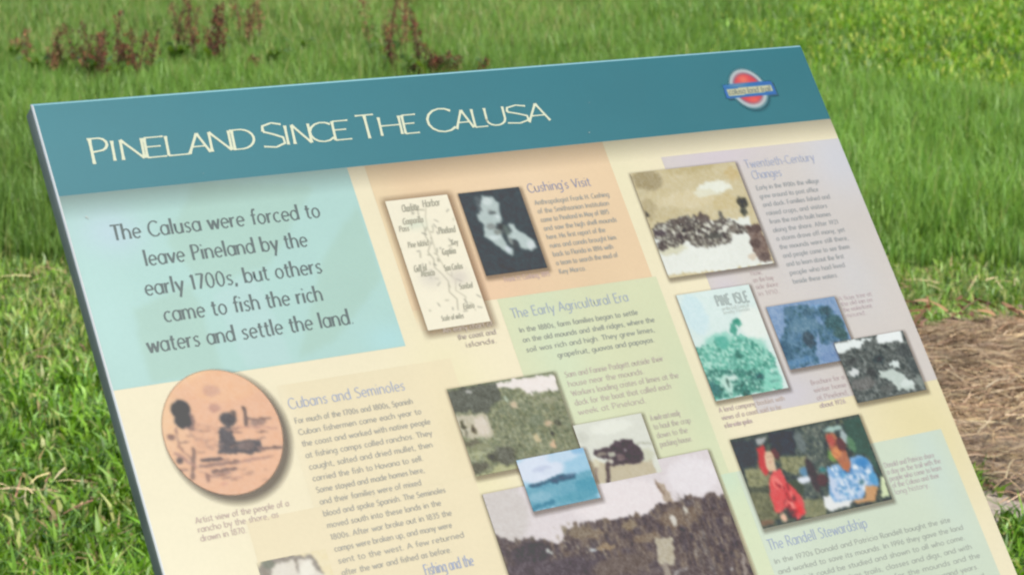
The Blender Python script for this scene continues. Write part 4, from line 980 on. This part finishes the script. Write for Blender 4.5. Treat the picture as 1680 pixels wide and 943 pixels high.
# 3. bright mown grass in the distance on the right
n = 120000; y = 9.4 + RNG.random(n) ** 1.1 * 9.5; x = RNG.uniform(-1, 1, n) * view_x(y, 1.2)
right = (x > .10 * y + 1.2 * (vnoise(y, y * 0, 2.5, 61) - .5) + RNG.normal(0, .55, len(x))); k = right & (y > 10.2 + .9 * (vnoise(x, y, .8, 62) - .5) + RNG.normal(0, .3, len(x))); x, y = x[k], y[k]; n = len(x); c = vnoise(x, y, .22, 71)
L = RNG.uniform(.04, .10, n) * (.6 + .8 * c); Wd = RNG.uniform(.006, .014, n)
C = palette([(100, 134, 38), (112, 146, 48), (90, 124, 34), (120, 150, 54), (80, 114, 34)], n, .12) * (.8 + .35 * c)[:, None]
m = (RNG.random(n) < .10)[:, None]; C = np.where(m, lin((176, 180, 84)) * RNG.lognormal(0, .1, (n, 1)), C)
V, l, s, Cc = blades(x, y, hgt(x, y), L, Wd, RNG.uniform(.2, 1.2, n), RNG.uniform(0, 2 * np.pi, n), C, .6)
add('c', 'distant_grass', 'bright short grass flecked with yellow in the far right', M_LEAF, V, l, s, Cc)

# 4. the same turf carried on round about, thinner and coarser, beyond the sides and behind the viewer
n = 150000; x = RNG.uniform(-8, 9, n); y = np.where(RNG.random(n) < .55, RNG.uniform(-.5, 8, n), RNG.uniform(8, 27, n))
k = ((np.abs(x) > view_x(y, .9)) | (y < 3.15) | (y > 18.5)) & (in_heap(x, y) > 1) & ~((np.abs(x - 3) < 1.6) & bare(x, y)); x, y = x[k], y[k]; n = len(x); c = vnoise(x, y, .3, 77)
tall = (y > edge_y(x)) & ~((x > .10 * y) & (y > 10.2))
L = np.where(tall, RNG.uniform(.10, .20, n), RNG.uniform(.05, .10, n)) * (.6 + .8 * c); Wd = RNG.uniform(.010, .020, n) * (1 + .05 * np.maximum(y - 6, 0))
C = palette([(86, 116, 40), (95, 128, 44), (104, 138, 46), (112, 146, 54), (80, 110, 34)], n, .12) * (.84 + .3 * vnoise(x, y, 1.6, 78))[:, None]
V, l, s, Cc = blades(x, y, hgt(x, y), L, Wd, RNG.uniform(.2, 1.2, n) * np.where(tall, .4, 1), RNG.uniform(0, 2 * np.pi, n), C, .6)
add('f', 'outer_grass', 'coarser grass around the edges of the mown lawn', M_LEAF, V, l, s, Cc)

# straw heap at the right: a low mound with loose dead stalks over it
heap = bpy.data.objects.new('straw_heap', None); col.objects.link(heap); heap.location = (2.05, 5.02, 0); tag(heap, 'low heap of dry brown straw and dead grass right of the sign', 'straw heap')
def heap_h(x, y):
    r = in_heap(x, y); return .075 * np.clip(1.12 - r, 0, 1) ** .45 + .05 * (vnoise(x, y, .12, 81) - .45) * (r < 1.05) + .02 * (vnoise(x, y, .045, 82) - .5)
X, Y = np.meshgrid(np.linspace(.70, 3.65, 160), np.linspace(4.05, 6.0, 130)); Z = hgt(X, Y) + heap_h(X, Y) - .03 - .25 * (in_heap(X, Y) > 1.12)
i = (np.arange(129)[:, None] * 160 + np.arange(159)[None]).ravel(); F = np.stack([i, i + 1, i + 161, i + 160], 1); F = F[(in_heap(X, Y).ravel()[F] < 1.2).all(1)]
M_HEAP, n_, l_, b_ = mat_new('matted_straw'); b_.inputs['Roughness'].default_value = .95
tc = n_.new('ShaderNodeTexCoord'); nz = n_.new('ShaderNodeTexNoise'); nz.inputs['Scale'].default_value = 40; nz.inputs['Detail'].default_value = 6; l_.new(tc.outputs['Object'], nz.inputs['Vector'])
cr = n_.new('ShaderNodeValToRGB'); e = cr.color_ramp.elements; e[0].position = .3; e[0].color = (.11, .075, .045, 1); e[1].position = .7; e[1].color = (.27, .20, .135, 1); l_.new(nz.outputs['Fac'], cr.inputs[0]); l_.new(cr.outputs[0], b_.inputs['Base Color'])
hb = link('heap_mat', mesh_np('heap_mat', np.stack([X - 2.05, Y - 5.02, Z], -1).reshape(-1, 3), F, np.full(len(F), 4), smooth=True), M_HEAP, heap)
n = 80000; x = RNG.uniform(.7, 3.6, n); y = RNG.uniform(4.1, 5.98, n); k = in_heap(x, y) < 1.14; k &= RNG.random(n) < np.where(y < 4.8 + .3 * (vnoise(x, y, .2, 85) - .5), .42, 1); x, y = x[k], y[k]; n = len(x)
def straws(x, y, z, L, W, az, tilt, C):
    n = len(x); d = np.stack([np.cos(az) * np.cos(tilt), np.sin(az) * np.cos(tilt), np.sin(tilt)], 1); sd_ = np.stack([-np.sin(az), np.cos(az), RNG.normal(0, .5, n)], 1); sd_ /= np.linalg.norm(sd_, axis=1)[:, None]
    c = np.stack([x, y, z], 1); a = c - d * L[:, None] / 2; b = c + d * L[:, None] / 2; mid = c + np.stack([RNG.normal(0, .06, n) * L, RNG.normal(0, .06, n) * L, .06 * L], 1); w = sd_ * W[:, None] / 2
    V = np.stack([a - w, a + w, mid + w, mid - w, b + w * .4, b - w * .4], 1).reshape(-1, 3); bb = (np.arange(n) * 6)[:, None]
    return V, np.concatenate([bb + np.array([[0, 1, 2, 3]]), bb + np.array([[3, 2, 4, 5]])], 1), np.tile([4, 4], n), np.repeat(C, 6, 0)
tone = vnoise(x, y, .2, 83)
C = palette([(186, 166, 132), (174, 152, 118), (194, 176, 146), (160, 138, 108), (142, 118, 90), (180, 162, 130), (122, 100, 76)], n, .10) * (.40 + .46 * tone)[:, None] * np.array([1.04, .98, .93])
V, l, s, Cc = straws(x - 2.05, y - 5.02, hgt(x, y) + heap_h(x, y) - .03 + RNG.uniform(.0, .03, n), RNG.uniform(.04, .15, n), RNG.uniform(.0013, .0030, n), RNG.normal(.1, .8, n) + 1.2 * (vnoise(x, y, .25, 84) - .5), RNG.normal(0, .16, n), C)
o = link('loose_straw', mesh_np('loose_straw', V, l, s, Cc), M_DRY, heap); o['kind'] = 'stuff'
# dead stalks and thatch strewn in the lawn
n = 5200; y = 3.3 + RNG.random(n) * 3.3; x = RNG.uniform(-1, 1, n) * view_x(y, .8); near = (in_heap(x, y) < 1.9) | (vnoise(x, y, .35, 91) > .66); k = near & (in_heap(x, y) > 1); x, y = x[k], y[k]; n = len(x)
C = palette([(176, 156, 116), (150, 124, 92), (128, 96, 74), (190, 172, 130), (140, 100, 80)], n, .15)
V, l, s, Cc = straws(x, y, hgt(x, y) + RNG.uniform(.01, .05, n), RNG.uniform(.03, .11, n), RNG.uniform(.002, .005, n), RNG.uniform(0, 6.28, n), RNG.normal(0, .3, n), C)
add('d', 'dead_thatch', 'scattered dead brown stalks lying in the mown lawn', M_DRY, V, l, s, Cc)
n = 240; x = RNG.uniform(.95, 1.9, n); y = 5.62 + RNG.normal(0, .09, n); C = palette([(150, 104, 72), (170, 128, 92), (120, 84, 54), (178, 146, 108)], n, .15) * .55
V, l, s, Cc = straws(x, y, hgt(x, y) + RNG.uniform(.02, .11, n), RNG.uniform(.03, .08, n), RNG.uniform(.006, .016, n), RNG.uniform(0, 6.28, n), RNG.normal(.1, .3, n), C)
add('e', 'dead_leaves', 'curled reddish-brown dead leaves along the back of the straw heap', M_DRY, V, l, s, Cc)
# bare grey soil strip along the front of the heap
M_DIRT, n_, l_, b_ = mat_new('bare_soil'); b_.inputs['Roughness'].default_value = .95
tc = n_.new('ShaderNodeTexCoord'); nz = n_.new('ShaderNodeTexNoise'); nz.inputs['Scale'].default_value = 60; nz.inputs['Detail'].default_value = 8; l_.new(tc.outputs['Object'], nz.inputs['Vector'])
cr = n_.new('ShaderNodeValToRGB'); e = cr.color_ramp.elements; e[0].position = .3; e[0].color = (.17, .135, .105, 1); e[1].position = .7; e[1].color = (.33, .275, .22, 1); l_.new(nz.outputs['Fac'], cr.inputs[0]); l_.new(cr.outputs[0], b_.inputs['Base Color'])
X, Y = np.meshgrid(np.linspace(.90, 3.1, 120), np.linspace(3.98, 4.30, 24)); Z = hgt(X, Y) + .006 + .006 * vnoise(X, Y, .04, 95); i = (np.arange(23)[:, None] * 120 + np.arange(119)[None]).ravel(); F = np.stack([i, i + 1, i + 121, i + 120], 1)
k = bare(X, Y).ravel() | ((Y > 4.1) & (Y < 4.30) & (X > .95)).ravel(); F = F[k[F].all(1)]
tag(link('dirt_patch', mesh_np('dirt_patch', np.stack([X, Y, Z], -1).reshape(-1, 3), F, np.full(len(F), 4), smooth=True), M_DIRT), kind='structure')

# ---------------------------------------------------------------- dock plants with rusty seed heads in the tall grass
def dock(x, y, hh, stalks, tone, label, spread=.10):
    root = bpy.data.objects.new('dock_plant', None); col.objects.link(root); z = float(hgt(np.array([x]), np.array([y]))[0]); root.location = (x, y, z)
    tag(root, label, 'weed', 'docks gone to seed in the tall grass')
    for k in range(stalks):
        h = hh * random.uniform(.6, 1.05); bx_, by_ = random.uniform(-spread, spread), random.uniform(-.05, .05); lx, ly = random.uniform(-.09, .09), random.uniform(-.03, .03)
        vl, fl = [], []; tube(vl, fl, (bx_, by_, 0), (bx_ + lx, by_ + ly, h), .004, .002, 5)
        c = np.tile(np.append(lin((70, 46, 30)), 1), (len(vl), 1)); st = link('stalk', mesh_lists('stalk', vl, fl, c), M_DOCK, root)
        nn = 150; t = RNG.uniform(.42, 1.02, nn); r = .026 * np.sin(np.clip((t - .35) / .7, 0, 1) * np.pi) ** .6 + .006; a = RNG.uniform(0, 6.28, nn); rad = 1.3 * r * RNG.random(nn)
        c0 = np.stack([bx_ + lx * t + rad * np.cos(a), by_ + ly * t + rad * np.sin(a), h * t], 1); q = RNG.normal(0, 1, (nn, 3, 3)) * np.array([.005, .005, .010]); V = (c0[:, None] + q).reshape(-1, 3)
        pal = [(84, 44, 28), (66, 34, 24), (98, 56, 34), (58, 38, 24), (70, 72, 34)] if tone == 'dark' else [(112, 76, 50), (94, 58, 40), (120, 92, 62), (84, 52, 36), (84, 88, 44)]
        link('seed_head', mesh_np('seed_head', V, np.arange(nn * 3), np.full(nn, 3), np.repeat(palette(pal, nn, .2), 3, 0)), M_DOCK, st)['kind'] = 'stuff'
    nn = 5; Vs, Fs = [], []
    for k in range(nn):
        a = random.uniform(0, 6.28); L_ = random.uniform(.10, .18); b = len(Vs)
        for t, w in ((0, .006), (.35, .022), (.75, .018), (1, .002)):
            px, py, pz = L_ * t * math.cos(a), L_ * t * math.sin(a), .02 + .14 * math.sin(t * 2.2) ; Vs.append((px - w * math.sin(a), py + w * math.cos(a), pz)); Vs.append((px + w * math.sin(a), py - w * math.cos(a), pz))
        for j in range(3): Fs.append([b + 2 * j, b + 2 * j + 1, b + 2 * j + 3, b + 2 * j + 2])
    link('leaf', mesh_lists('leaf', [np.array(v) for v in Vs], Fs, np.tile(np.append(lin((80, 104, 38)), 1), (len(Vs), 1))), M_LEAF, root)
for a in DOCKS: dock(*a)
